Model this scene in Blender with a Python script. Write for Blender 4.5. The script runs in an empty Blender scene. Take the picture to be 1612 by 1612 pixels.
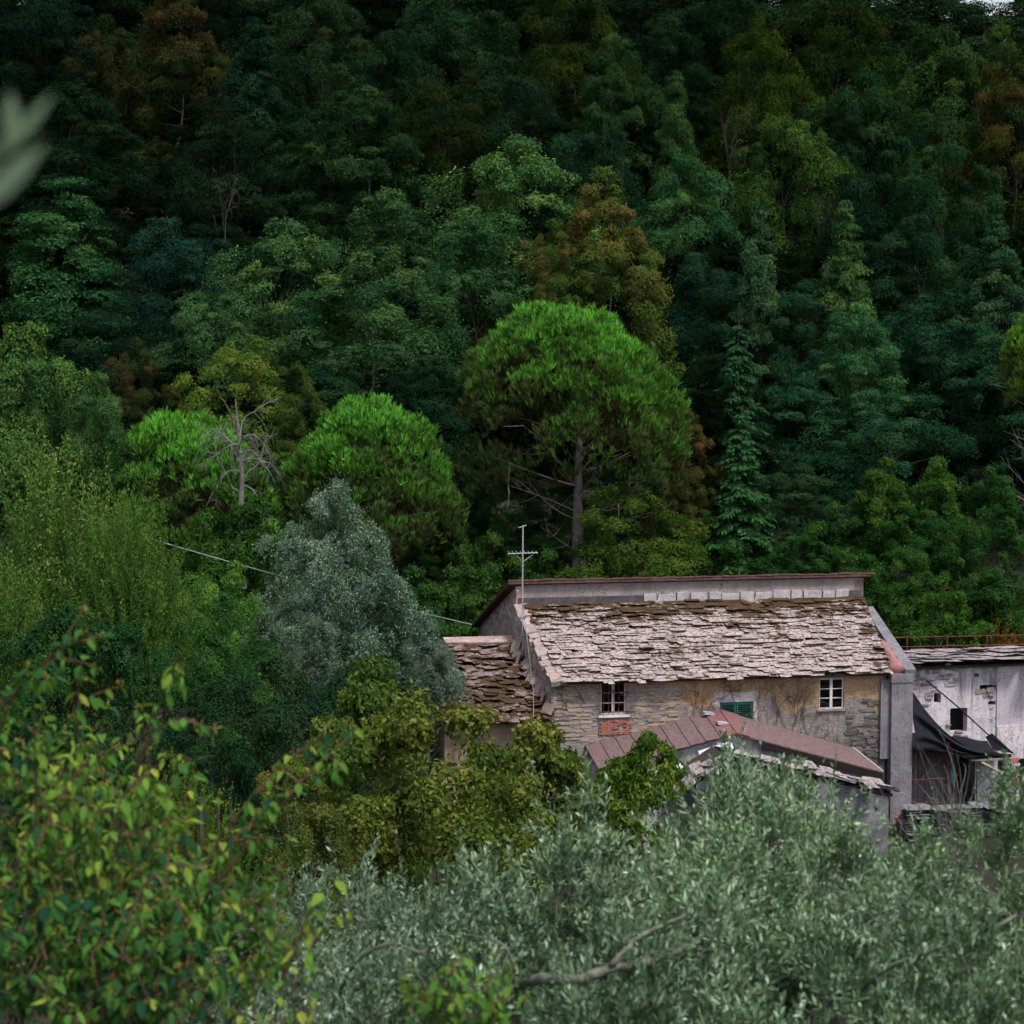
import bpy, bmesh, math, random
import numpy as np
from mathutils import Matrix, Vector, noise as mnoise

# ------------------------------------------------------------------ camera, sky, sun, exposure
S = bpy.context.scene
COL = S.collection
FPX = 3780.0                      # focal length in pixels of a 1612 px wide frame
PITCH = math.radians(-4.8)
CAMZ = 20.0
cam = bpy.data.cameras.new('camera')
cam.sensor_width = 36.0
cam.lens = FPX * 36.0 / 1612.0
cam.clip_start = 0.1
cam.clip_end = 3000.0
cam.dof.use_dof = True
cam.dof.focus_distance = 96.0
cam.dof.aperture_fstop = 5.6
cam_ob = bpy.data.objects.new('camera', cam)
COL.objects.link(cam_ob)
cam_ob.location = (0, 0, CAMZ)
cam_ob.rotation_euler = (math.radians(90) + PITCH, 0, 0)
S.camera = cam_ob

SUN_DIR = Vector((0.28, -0.42, 0.86)).normalized()
elev = math.asin(SUN_DIR.z)
azim = math.atan2(SUN_DIR.x, SUN_DIR.y)
W = bpy.data.worlds.new('World')
S.world = W
W.use_nodes = True
wn = W.node_tree
sky = wn.nodes.new('ShaderNodeTexSky')
sky.sky_type = 'NISHITA'
sky.sun_disc = False
sky.sun_elevation = elev
sky.sun_rotation = azim
sky.altitude = 200
sky.air_density = 1.2
sky.dust_density = 3.0
sky.ozone_density = 1.2
hs = wn.nodes.new('ShaderNodeHueSaturation')          # thin overcast: the blue is washed out
hs.inputs['Saturation'].default_value = 0.6
wn.links.new(sky.outputs[0], hs.inputs['Color'])
wn.links.new(hs.outputs[0], wn.nodes['Background'].inputs[0])
wn.nodes['Background'].inputs[1].default_value = 0.082
sun = bpy.data.lights.new('sun', 'SUN')
sun.energy = 1.5
sun.angle = math.radians(12)
sun.color = (1.0, 0.95, 0.88)
sun_ob = bpy.data.objects.new('sun', sun)
COL.objects.link(sun_ob)
sun_ob.rotation_euler = SUN_DIR.to_track_quat('Z', 'Y').to_euler()
S.view_settings.view_transform = 'Standard'
S.view_settings.look = 'None'
S.view_settings.gamma = 1.0
S.view_settings.exposure = 1.12
S.cycles.max_bounces = 4
S.cycles.diffuse_bounces = 2
S.cycles.glossy_bounces = 2
S.cycles.transmission_bounces = 2
S.cycles.caustics_reflective = False
S.cycles.caustics_refractive = False
S.cycles.use_adaptive_sampling = True
S.cycles.adaptive_threshold = 0.04

# ------------------------------------------------------------------ helpers
_F = np.array([0, math.cos(PITCH), math.sin(PITCH)])
_U = np.array([0, -math.sin(PITCH), math.cos(PITCH)])


def at_depth(px, py, Y):
    """world point at ground distance Y seen at photograph pixel (px, py)"""
    r = _F + np.array([(px - 806) / FPX, 0, 0]) + (806 - py) / FPX * _U
    return np.array([0, 0, CAMZ]) + r * (Y / r[1])


_TY = [-60, 0, 3, 6, 10, 15, 25, 40, 60, 75, 103, 106, 110, 120, 145, 170, 200, 225, 260, 400, 1200]
_TZ = [22, 18.2, 16.8, 15.2, 13.5, 11.9, 9, 5.2, 1.8, 0.1, 0, 1.2, 4, 8, 14.5, 22.5, 32.5, 40, 44, 38, -20]


def terr(x, y):
    x = np.asarray(x, float); y = np.asarray(y, float)
    z = np.interp(y, _TY, _TZ)
    s = np.clip((-x - 3) / 9, 0, 1); s = s * s * (3 - 2 * s)
    m = np.clip((y - 50) / 15, 0, 1) * np.clip((112 - y) / 8, 0, 1)
    z = z + 3.2 * s * m
    far = np.clip((y - 108) / 20, 0, 1)
    z = z + far * (1.0 * np.sin(x * .11 + 1) + .8 * np.sin(y * .13 + x * .05) - .028 * np.clip(x, -60, 60))
    near = np.clip((70 - y) / 10, 0, 1)
    z = z + near * .18 * np.sin(x * .7 + y * .4)
    return z


def nrm(v):
    return v / np.maximum(np.linalg.norm(v, axis=-1, keepdims=True), 1e-9)


class MB:
    """collects quads and triangles with one float per face"""
    def __init__(self):
        self.v = []; self.q = []; self.t = []; self.cq = []; self.ct = []; self.n = 0

    def add(self, v, quads=None, tris=None, cq=0.5, ct=0.5):
        v = np.asarray(v, float).reshape(-1, 3)
        if quads is not None and len(quads):
            quads = np.asarray(quads, int).reshape(-1, 4)
            self.q.append(quads + self.n)
            self.cq.append(np.broadcast_to(np.asarray(cq, float), (len(quads),)))
        if tris is not None and len(tris):
            tris = np.asarray(tris, int).reshape(-1, 3)
            self.t.append(tris + self.n)
            self.ct.append(np.broadcast_to(np.asarray(ct, float), (len(tris),)))
        self.v.append(v); self.n += len(v)

    def box(self, lo, hi, c=.5, M=None):
        x0, y0, z0 = lo; x1, y1, z1 = hi
        v = np.array([(x0, y0, z0), (x1, y0, z0), (x1, y1, z0), (x0, y1, z0), (x0, y0, z1), (x1, y0, z1), (x1, y1, z1), (x0, y1, z1)], float)
        if M is not None:
            M = np.array(M); v = v @ M[:3, :3].T + M[:3, 3]
        self.add(v, [(3, 2, 1, 0), (4, 5, 6, 7), (0, 1, 5, 4), (1, 2, 6, 5), (2, 3, 7, 6), (3, 0, 4, 7)], cq=c)

    def bar(self, a, b, w, h=None, c=.5):
        """square bar from a to b"""
        self.tube([a, b], [w * .7, (h or w) * .7], 4, c, cap=True)

    def slab(self, pts, th, c=.5):
        """polygon pts (n,3) extruded down by th along its normal"""
        p = np.asarray(pts, float); n = len(p)
        nn = nrm(np.cross(p[1] - p[0], p[2] - p[0]))
        v = np.vstack([p, p - nn * th])
        quads = [(i, i + n, (i + 1) % n + n, (i + 1) % n) for i in range(n)]
        tris = [(0, i, i + 1) for i in range(1, n - 1)] + [(n, n + i + 1, n + i) for i in range(1, n - 1)]
        self.add(v, quads, tris, c, c)

    def tube(self, pts, rad, n=6, c=.5, cap=False):
        p = np.asarray(pts, float); m = len(p)
        rad = np.broadcast_to(np.asarray(rad, float), (m,))
        d = np.gradient(p, axis=0) if m > 2 else np.repeat((p[1] - p[0])[None], 2, 0)
        d = nrm(d)
        ref = np.where(np.abs(d[:, 2:3]) > .9, np.array([[1., 0, 0]]), np.array([[0, 0, 1.]]))
        ref = np.repeat(ref[m // 2:m // 2 + 1], m, 0)
        a = nrm(np.cross(d, ref)); b = np.cross(d, a)
        th = np.arange(n) * 2 * math.pi / n
        v = p[:, None] + rad[:, None, None] * (np.cos(th)[None, :, None] * a[:, None] + np.sin(th)[None, :, None] * b[:, None])
        i = np.arange(m - 1)[:, None] * n; j = np.arange(n)[None]; k = (j + 1) % n
        q = np.stack([i + j, i + k, i + n + k, i + n + j], -1).reshape(-1, 4)
        tris = None
        if cap:
            tris = [(0, x + 1, x) for x in range(1, n - 1)] + [((m - 1) * n, (m - 1) * n + x, (m - 1) * n + x + 1) for x in range(1, n - 1)]
        self.add(v.reshape(-1, 3), q, tris, c, c)

    def inst(self, T, P, D, N, s, c):
        """copies of template T=(verts,quads,tris) at P with length axis D and normal N"""
        tv, tq, tt = T
        D = nrm(D); X = nrm(np.cross(D, N)); Z = np.cross(X, D)
        s = np.asarray(s, float)
        n = len(P); k = len(tv)
        v = (P[:, None] + tv[None, :, 0:1] * (s[:, 0:1] * X)[:, None] + tv[None, :, 1:2] * (s[:, 1:2] * D)[:, None]
             + tv[None, :, 2:3] * (s[:, 2:3] * Z)[:, None]).reshape(-1, 3)
        off = np.arange(n)[:, None, None] * k
        c = np.asarray(c, float)
        q = (tq[None] + off).reshape(-1, 4) if tq is not None else None
        t = (tt[None] + off).reshape(-1, 3) if tt is not None else None
        self.add(v, q, t, np.repeat(c, len(tq)) if tq is not None else 0, np.repeat(c, len(tt)) if tt is not None else 0)

    def mesh(self, name, mat, smooth=False):
        me = bpy.data.meshes.new(name)
        v = np.vstack(self.v)
        q = np.vstack(self.q) if self.q else np.zeros((0, 4), int)
        t = np.vstack(self.t) if self.t else np.zeros((0, 3), int)
        me.vertices.add(len(v)); me.vertices.foreach_set('co', v.astype(np.float32).ravel())
        me.loops.add(q.size + t.size)
        me.loops.foreach_set('vertex_index', np.concatenate([q.ravel(), t.ravel()]).astype(np.int32))
        me.polygons.add(len(q) + len(t))
        ls = np.concatenate([np.arange(len(q)) * 4, q.size + np.arange(len(t)) * 3]).astype(np.int32)
        me.polygons.foreach_set('loop_start', ls)
        at = me.attributes.new('c', 'FLOAT', 'FACE')
        cc = np.concatenate([np.concatenate(self.cq) if self.cq else np.zeros(0), np.concatenate(self.ct) if self.ct else np.zeros(0)])
        at.data.foreach_set('value', cc.astype(np.float32))
        me.update(calc_edges=True)
        me.polygons.foreach_set('use_smooth', np.full(len(me.polygons), bool(smooth)))
        if mat:
            me.materials.append(mat)
        return me


def obj(name, data, parent=None, M=None):
    o = bpy.data.objects.new(name, data)
    COL.objects.link(o)
    if parent:
        o.parent = parent
    if M is not None:
        o.matrix_basis = Matrix(M) if not isinstance(M, Matrix) else M
    return o


def build(name, mb, mat, parent=None, smooth=False, kind=None):
    o = obj(name, mb.mesh(name, mat, smooth), parent)
    if kind:
        o['kind'] = kind
    return o


def thing(name, label, cat, loc=(0, 0, 0), rz=0.0, group=None):
    o = obj(name, None)
    o.location = loc; o.rotation_euler = (0, 0, rz)
    o.empty_display_size = .3
    tag(o, label, cat, group)
    return o


def tag(o, label, cat, group=None, kind=None):
    o['label'] = label; o['category'] = cat
    if group:
        o['group'] = group
    if kind:
        o['kind'] = kind
    return o


# ------------------------------------------------------------------ materials
def mat_new(name):
    m = bpy.data.materials.new(name); m.use_nodes = True
    nt = m.node_tree; nt.nodes.clear()
    out = nt.nodes.new('ShaderNodeOutputMaterial')
    return m, nt, out


class NT:
    """tiny node helper"""
    def __init__(self, nt):
        self.nt = nt

    def n(self, typ, **kw):
        x = self.nt.nodes.new(typ)
        for k, v in kw.items():
            setattr(x, k, v)
        return x

    def set(self, sock, v):
        if isinstance(v, bpy.types.NodeSocket):
            self.nt.links.new(v, sock)
        else:
            sock.default_value = v

    def noise(self, vec, scale, detail=4, rough=.6, dist=0.0):
        x = self.n('ShaderNodeTexNoise')
        self.set(x.inputs['Vector'], vec); x.inputs['Scale'].default_value = scale
        x.inputs['Detail'].default_value = detail; x.inputs['Roughness'].default_value = rough
        x.inputs['Distortion'].default_value = dist
        return x.outputs[0]

    def math(self, op, a, b=0.0, clamp=False):
        x = self.n('ShaderNodeMath', operation=op, use_clamp=clamp)
        self.set(x.inputs[0], a); self.set(x.inputs[1], b)
        return x.outputs[0]

    def ramp(self, fac, stops, interp='LINEAR'):
        x = self.n('ShaderNodeValToRGB'); x.color_ramp.interpolation = interp
        el = x.color_ramp.elements
        while len(el) > len(stops):
            el.remove(el[-1])
        while len(el) < len(stops):
            el.new(.5)
        for e, (p, c) in zip(el, stops):
            e.position = p
            e.color = (c, c, c, 1) if isinstance(c, (int, float)) else (*c, 1)
        self.set(x.inputs[0], fac)
        return x.outputs[0]

    def mix(self, fac, a, b, mode='MIX'):
        x = self.n('ShaderNodeMixRGB', blend_type=mode)
        self.set(x.inputs[0], fac)
        for i, v in ((1, a), (2, b)):
            if isinstance(v, tuple):
                v = (*v, 1) if len(v) == 3 else v
            self.set(x.inputs[i], v)
        return x.outputs[0]

    def bump(self, h, strength=.4, dist=.03):
        x = self.n('ShaderNodeBump'); x.inputs['Strength'].default_value = strength; x.inputs['Distance'].default_value = dist
        self.set(x.inputs['Height'], h)
        return x.outputs[0]

    def bsdf(self, col, rough=.85, normal=None, spec=.25, metal=0.0):
        x = self.n('ShaderNodeBsdfPrincipled')
        self.set(x.inputs['Base Color'], col if not isinstance(col, tuple) else (*col, 1))
        self.set(x.inputs['Roughness'], rough)
        x.inputs['Specular IOR Level'].default_value = spec
        x.inputs['Metallic'].default_value = metal
        if normal is not None:
            self.set(x.inputs['Normal'], normal)
        return x.outputs[0]

    def pos(self):
        return self.n('ShaderNodeNewGeometry').outputs['Position']

    def local(self):
        return self.n('ShaderNodeTexCoord').outputs['Object']


def leaf_mat(name, cols, trans=.28, rough=.5, spec=.3, patch=None):
    """cols: ramp over the per-leaf value; tinted by the object's own colour"""
    m, nt, out = mat_new(name); k = NT(nt)
    at = k.n('ShaderNodeAttribute', attribute_name='c')
    n = len(cols)
    col = k.ramp(at.outputs['Fac'], [(i / (n - 1), c) for i, c in enumerate(cols)])
    if patch:
        nz = k.noise(k.local(), patch[1], 2, .5)
        col = k.mix(k.ramp(nz, [(patch[2], 0), (patch[2] + .14, 1)]), col, k.mix(1.0, col, patch[0], 'MULTIPLY'))
    oi = k.n('ShaderNodeObjectInfo')
    col = k.mix(1.0, col, oi.outputs['Color'], 'MULTIPLY')
    d = k.n('ShaderNodeBsdfDiffuse'); k.set(d.inputs[0], col)
    t = k.n('ShaderNodeBsdfTranslucent')
    tc = k.mix(1.0, col, (1.25, 1.3, .55), 'MULTIPLY')
    k.set(t.inputs[0], tc)
    ms = k.n('ShaderNodeMixShader'); ms.inputs[0].default_value = trans
    nt.links.new(d.outputs[0], ms.inputs[1]); nt.links.new(t.outputs[0], ms.inputs[2])
    if spec > .35:
        g = k.n('ShaderNodeBsdfGlossy'); g.inputs['Roughness'].default_value = rough
        m2 = k.n('ShaderNodeMixShader'); m2.inputs[0].default_value = .05
        nt.links.new(ms.outputs[0], m2.inputs[1]); nt.links.new(g.outputs[0], m2.inputs[2]); ms = m2
    nt.links.new(ms.outputs[0], out.inputs[0])
    return m


def simple_mat(name, c0, c1, scale=6, rough=.9, bump=.3, dist=.02, spec=.2, metal=0.0, detail=5, lo=.3, hi=.7):
    m, nt, out = mat_new(name); k = NT(nt)
    nz = k.noise(k.pos(), scale, detail, .65)
    col = k.ramp(nz, [(lo, c0), (hi, c1)])
    nt.links.new(k.bsdf(col, rough, k.bump(nz, bump, dist), spec, metal), out.inputs[0])
    return m


M = {}
# foliage (linear reflectances)
M['forest'] = leaf_mat('forest_leaves', [(.010, .033, .019), (.022, .060, .030), (.050, .098, .040), (.11, .155, .055)], .25)
M['autumn'] = leaf_mat('autumn_leaves', [(.022, .06, .016), (.042, .078, .018), (.075, .088, .022), (.13, .078, .034)], .25)
M['ochre'] = leaf_mat('yellowing_leaves', [(.03, .06, .016), (.055, .09, .02), (.085, .11, .024), (.12, .12, .03)], .28)
M['fresh'] = leaf_mat('fresh_leaves', [(.026, .075, .018), (.045, .115, .022), (.075, .16, .03), (.12, .2, .04)], .32)
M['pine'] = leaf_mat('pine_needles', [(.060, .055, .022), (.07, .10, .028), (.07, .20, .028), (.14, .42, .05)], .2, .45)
M['spruce'] = leaf_mat('spruce_needles', [(.012, .045, .022), (.02, .065, .028), (.03, .085, .03)], .15)
M['silver'] = leaf_mat('olive_leaves', [(.04, .078, .036), (.105, .16, .085), (.22, .29, .175), (.52, .58, .48)], .2, .45, .5)
M['silver_far'] = leaf_mat('olive_leaves_distant', [(.05, .09, .055), (.10, .145, .10), (.18, .225, .18), (.34, .38, .33)], .18, .4, .4)
M['walnut'] = leaf_mat('walnut_leaves', [(.03, .062, .018), (.066, .105, .024), (.14, .17, .036), (.30, .25, .085)], .3)
M['willow'] = leaf_mat('willow_leaves', [(.036, .088, .024), (.075, .15, .034), (.13, .22, .046), (.24, .32, .08)], .34)
M['laurel'] = leaf_mat('laurel_leaves', [(.016, .056, .02), (.032, .09, .024), (.068, .15, .03), (.12, .21, .045)], .22)
M['ivy'] = leaf_mat('ivy_leaves', [(.010, .032, .016), (.016, .046, .02), (.024, .058, .022), (.085, .05, .022)], .15)
M['shrub'] = leaf_mat('dogwood_leaves', [(.018, .07, .040), (.058, .16, .032), (.15, .29, .045), (.36, .38, .07)], .38, .5, .3)
M['bud'] = leaf_mat('dogwood_buds', [(.14, .17, .03), (.2, .22, .05), (.22, .18, .06)], .2)
M['redleaf'] = leaf_mat('red_leaves', [(.06, .06, .015), (.15, .07, .02), (.24, .06, .025)], .3)

M['bark'] = simple_mat('bark', (.03, .025, .022), (.085, .07, .062), 5, .95, .5, .03)
M['pine_bark'] = simple_mat('pine_bark', (.09, .07, .075), (.24, .19, .19), 4, .95, .6, .04)
M['dead_wood'] = simple_mat('dead_wood', (.08, .078, .072), (.22, .215, .2), 3, .9, .3, .02)
M['red_stem'] = simple_mat('red_stem', (.07, .035, .025), (.17, .085, .06), 9, .6, .2, .005)
M['olive_bark'] = simple_mat('olive_bark', (.06, .058, .05), (.2, .2, .17), 14, .95, .6, .015)
M['floor'] = simple_mat('forest_floor', (.012, .012, .008), (.04, .036, .02), .9, 1, .6, .2)

# ------------------------------------------------------------------ building materials
def slate_mat(name, pale, mid, dark, moss_lo, moss_z=None):
    m, nt, out = mat_new(name); k = NT(nt)
    p = k.pos()
    oi = k.n('ShaderNodeObjectInfo')
    at = k.n('ShaderNodeAttribute', attribute_name='c')
    r = k.math('ADD', oi.outputs['Random'], at.outputs['Fac'])
    r = k.math('FRACT', r)
    v = k.n('ShaderNodeTexVoronoi'); k.set(v.inputs['Vector'], p); v.inputs['Scale'].default_value = 2.3
    r = k.math('ADD', k.math('MULTIPLY', r, .62), k.math('MULTIPLY', v.outputs['Color'], .38))
    col = k.ramp(r, [(0, mid), (.35, pale), (.75, tuple(min(1, c * 1.16) for c in pale)), (1, mid)])
    n1 = k.noise(p, 9, 6, .75)
    col = k.mix(k.ramp(n1, [(.48, 0), (.58, .9)]), col, dark)
    n3 = k.noise(p, 26, 3, .6)
    col = k.mix(k.ramp(n3, [(.54, 0), (.64, .7)]), col, (.12, .05, .055))
    n2 = k.noise(p, .8, 5, .65)
    fac = k.math('ADD', n2, k.math('MULTIPLY', k.noise(p, 5, 3, .6), .35))
    if moss_z:
        sx = k.n('ShaderNodeSeparateXYZ'); k.set(sx.inputs[0], p)
        mr = k.n('ShaderNodeMapRange'); k.set(mr.inputs[0], sx.outputs[2])
        mr.inputs[1].default_value = moss_z[0]; mr.inputs[2].default_value = moss_z[1]
        mr.inputs[3].default_value = 0; mr.inputs[4].default_value = moss_z[2]
        fac = k.math('ADD', fac, mr.outputs[0])
    moss = k.ramp(n3, [(.35, (.042, .024, .015)), (.65, (.095, .058, .026))])
    col = k.mix(k.ramp(fac, [(moss_lo, 0), (moss_lo + .07, 1)]), col, moss)
    h = k.math('ADD', n1, k.math('MULTIPLY', n3, .4))
    nt.links.new(k.bsdf(col, .88, k.bump(h, .5, .02), .2), out.inputs[0])
    return m


M['slate'] = slate_mat('stone_slates', (.47, .39, .375), (.23, .18, .175), (.085, .048, .044), .745, (7.3, 8.05, .22))
M['slate_moss'] = slate_mat('mossy_stone_slates', (.31, .235, .23), (.12, .08, .085), (.06, .028, .03), .6)
M['slate_ruin'] = slate_mat('ruin_slates', (.42, .37, .38), (.22, .19, .2), (.08, .06, .06), .85)


def facade_mat():
    m, nt, out = mat_new('facade_plaster_and_stone'); k = NT(nt)
    L = k.local()
    sp = k.n('ShaderNodeSeparateXYZ'); k.set(sp.inputs[0], L)
    u, z = sp.outputs[0], sp.outputs[2]
    mp = k.n('ShaderNodeMapping'); k.set(mp.inputs[0], L); mp.inputs['Scale'].default_value = (1.0, 1, 4.2)
    st = k.noise(mp.outputs[0], 3.2, 7, .72, .5)
    stone = k.ramp(st, [(.3, (.10, .085, .09)), (.48, (.27, .235, .23)), (.62, (.40, .345, .30)), (.75, (.30, .22, .17))])
    n0 = k.noise(L, .9, 6, .6)
    n1 = k.noise(L, 3.5, 6, .7)
    ochre = k.ramp(n1, [(.3, (.30, .20, .125)), (.5, (.42, .28, .16)), (.72, (.46, .33, .22))])
    grey = k.ramp(n1, [(.3, (.16, .138, .138)), (.55, (.28, .25, .245)), (.75, (.40, .345, .325))])
    # plaster: ochre above, worn back to grey render below
    hz = k.math('ADD', k.math('MULTIPLY', k.math('SUBTRACT', z, 4.6), .55), k.math('MULTIPLY', k.math('SUBTRACT', n0, .5), 1.9))
    plaster = k.mix(k.ramp(hz, [(.0, 0), (.12, 1)]), grey, ochre)
    # stone left of the crack, ochre remnants at its head
    us = k.math('ADD', u, k.math('MULTIPLY', k.math('SUBTRACT', n1, .5), .35))
    left = k.ramp(k.math('MULTIPLY', us, .1), [(.505, 1), (.512, 0)])
    hz2 = k.math('ADD', k.math('SUBTRACT', z, 5.62), k.math('MULTIPLY', k.math('SUBTRACT', n0, .5), 2.6))
    stone = k.mix(k.ramp(hz2, [(.0, 0), (.1, .8)]), stone, ochre)
    col = k.mix(left, plaster, stone)
    # whitewashed patch round the green shutter
    du = k.math('ABSOLUTE', k.math('SUBTRACT', u, 7.25)); dz = k.math('ABSOLUTE', k.math('SUBTRACT', z, 4.75))
    d = k.math('MAXIMUM', k.math('MULTIPLY', du, .75), dz)
    d = k.math('ADD', d, k.math('MULTIPLY', k.math('SUBTRACT', n1, .5), .5))
    col = k.mix(k.ramp(d, [(.6, 1), (.68, 0)]), col, (.55, .52, .53))
    # damp stain at the right foot
    ds = k.math('ADD', k.math('MULTIPLY', k.math('SUBTRACT', u, 11.6), .5), k.math('SUBTRACT', n0, .5))
    ds = k.math('SUBTRACT', ds, k.math('MULTIPLY', k.math('SUBTRACT', z, 4.0), .9))
    col = k.mix(k.ramp(ds, [(.25, 0), (.9, .75)]), col, (.06, .055, .055))
    # weathering: specks, runs and cracks in the render
    nf = k.noise(L, 11, 6, .75)
    col = k.mix(.85, col, k.ramp(nf, [(.32, .35), (.5, 1.0), (.72, 1.22)]), 'MULTIPLY')
    mr_ = k.n('ShaderNodeMapping'); k.set(mr_.inputs[0], L); mr_.inputs['Scale'].default_value = (4.5, 1, .4)
    run = k.noise(mr_.outputs[0], 1.4, 5, .65)
    col = k.mix(k.ramp(run, [(.54, 0), (.72, .55)]), col, (.075, .065, .065))
    wv = k.n('ShaderNodeVectorMath', operation='ADD'); k.set(wv.inputs[0], L)
    nv = k.n('ShaderNodeTexNoise'); k.set(nv.inputs['Vector'], L); nv.inputs['Scale'].default_value = 2.5
    k.set(wv.inputs[1], nv.outputs['Color'])
    crack = k.n('ShaderNodeTexVoronoi', feature='DISTANCE_TO_EDGE'); k.set(crack.inputs['Vector'], wv.outputs[0]); crack.inputs['Scale'].default_value = .8
    ck = k.ramp(crack.outputs['Distance'], [(.0, 1), (.016, 0)])
    col = k.mix(k.math('MULTIPLY', ck, k.ramp(n0, [(.45, 0), (.55, .8)])), col, (.05, .045, .045))
    h = k.math('ADD', k.math('MULTIPLY', st, 1.0), k.math('MULTIPLY', n1, .6))
    h = k.math('SUBTRACT', k.math('ADD', h, k.math('MULTIPLY', nf, .5)), k.math('MULTIPLY', ck, .4))
    nt.links.new(k.bsdf(col, .92, k.bump(h, .7, .06), .15), out.inputs[0])
    return m


def plaster_mat(name, cols, scale=1.6, streak=.35, peel=None):
    m, nt, out = mat_new(name); k = NT(nt)
    L = k.local()
    n0 = k.noise(L, scale, 7, .65); n1 = k.noise(L, scale * 6, 5, .7)
    mp = k.n('ShaderNodeMapping'); k.set(mp.inputs[0], L); mp.inputs['Scale'].default_value = (3.5, 3.5, .35)
    ns = k.noise(mp.outputs[0], 1.5, 5, .6)
    n = len(cols)
    col = k.ramp(n0, [(.3 + .4 * i / (n - 1), c) for i, c in enumerate(cols)])
    col = k.mix(k.ramp(ns, [(.5, 0), (.72, streak)]), col, (.09, .08, .09))
    if peel:
        col = k.mix(k.ramp(n1, [(.58, 0), (.64, .8)]), col, peel)
    nf = k.noise(L, 13, 5, .75)
    col = k.mix(.8, col, k.ramp(nf, [(.3, .45), (.5, 1.0), (.72, 1.18)]), 'MULTIPLY')
    crack = k.n('ShaderNodeTexVoronoi', feature='DISTANCE_TO_EDGE'); crack.inputs['Scale'].default_value = .7
    wv = k.n('ShaderNodeVectorMath', operation='ADD'); k.set(wv.inputs[0], L)
    nv = k.n('ShaderNodeTexNoise'); k.set(nv.inputs['Vector'], L); nv.inputs['Scale'].default_value = 2.2
    k.set(wv.inputs[1], nv.outputs['Color']); k.set(crack.inputs['Vector'], wv.outputs[0])
    ck = k.ramp(crack.outputs['Distance'], [(.0, 1), (.013, 0)])
    col = k.mix(k.math('MULTIPLY', ck, k.ramp(n0, [(.42, 0), (.52, .75)])), col, (.05, .045, .05))
    h = k.math('SUBTRACT', k.math('ADD', n0, k.math('MULTIPLY', n1, .5)), k.math('MULTIPLY', ck, .3))
    nt.links.new(k.bsdf(col, .92, k.bump(h, .55, .04), .15), out.inputs[0])
    return m


M['facade'] = facade_mat()
def stone_mat(name, cols):
    m, nt, out = mat_new(name); k = NT(nt)
    p = k.pos(); oi = k.n('ShaderNodeObjectInfo')
    n1 = k.noise(p, 7, 5, .7)
    f = k.math('ADD', k.math('MULTIPLY', oi.outputs['Random'], .65), k.math('MULTIPLY', n1, .5))
    n = len(cols)
    col = k.ramp(f, [(.15 + .75 * i / (n - 1), c) for i, c in enumerate(cols)])
    nt.links.new(k.bsdf(col, .92, k.bump(n1, .6, .03), .15), out.inputs[0])
    return m


M['stone'] = stone_mat('wall_stones', [(.12, .10, .10), (.24, .205, .195), (.36, .31, .27), (.28, .24, .23), (.42, .32, .22), (.34, .22, .15)])
M['dark_stone'] = stone_mat('damp_stones', [(.045, .04, .042), (.09, .08, .082), (.15, .135, .14), (.11, .095, .09), (.2, .17, .15)])
M['grey_stone'] = stone_mat('grey_stones', [(.14, .125, .14), (.26, .24, .26), (.36, .33, .35), (.22, .2, .2), (.34, .25, .21)])
M['gable_stone'] = stone_mat('gable_stones', [(.22, .18, .18), (.42, .36, .34), (.50, .44, .42), (.42, .25, .21), (.55, .48, .45)])
M['gable'] = plaster_mat('gable_plaster', [(.18, .14, .14), (.38, .32, .30), (.44, .30, .27), (.52, .46, .43)], 1.1, .5, (.30, .15, .12))
M['band'] = plaster_mat('ridge_wall_plaster', [(.22, .18, .185), (.30, .255, .25), (.36, .31, .29)], 1.2, .35)
M['cement'] = plaster_mat('dark_cement', [(.05, .045, .055), (.09, .08, .095), (.15, .135, .15)], 1.6, .2)
M['block'] = simple_mat('pale_blocks', (.25, .235, .26), (.55, .52, .54), 5, .9, .4, .02)
M['concrete'] = plaster_mat('grey_concrete', [(.14, .13, .15), (.21, .2, .22), (.28, .265, .285)], 1.3, .55)
M['ruin_wall'] = plaster_mat('ruin_white_plaster', [(.36, .32, .35), (.56, .51, .55), (.68, .61, .65), (.7, .6, .62)], 1.0, .75, (.20, .18, .19))
M['ruin_smooth'] = plaster_mat('ruin_smooth_plaster', [(.44, .39, .44), (.55, .49, .54), (.62, .53, .56)], .9, .3)
M['annex_wall'] = plaster_mat('annex_plaster', [(.2, .15, .13), (.34, .24, .17), (.4, .3, .22)], 1.4, .4)
M['shed_wall'] = plaster_mat('shed_plaster', [(.2, .2, .22), (.38, .37, .39), (.5, .48, .49)], 1.5, .5, (.3, .2, .17))
M['rough_wall'] = plaster_mat('rough_grey_wall', [(.09, .09, .105), (.19, .185, .21), (.28, .27, .29)], 1.5, .4)
M['dark_wood'] = simple_mat('dark_wood', (.03, .022, .02), (.08, .06, .05), 5, .9, .3, .01)
M['tile_red'] = simple_mat('old_red_tile', (.035, .02, .019), (.12, .062, .056), 5, .9, .5, .02)
M['maroon'] = simple_mat('maroon_roofing', (.10, .062, .064), (.235, .155, .155), 9, .85, .35, .012, lo=.35, hi=.65)
M['maroon_red'] = simple_mat('red_roofing', (.15, .068, .07), (.26, .125, .122), 5, .8, .3, .012)
M['brick'] = simple_mat('red_brick', (.26, .075, .055), (.42, .2, .155), 8, .9, .4, .01)
M['fascia'] = simple_mat('brown_fascia', (.009, .006, .007), (.02, .013, .014), 6, .7, .2, .01)
M['white_paint'] = simple_mat('white_paint', (.45, .45, .48), (.72, .72, .74), 12, .6, .15, .005)
M['white_metal'] = simple_mat('white_metal', (.55, .58, .64), (.76, .79, .84), 2, .45, .1, .005, .4)
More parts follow.
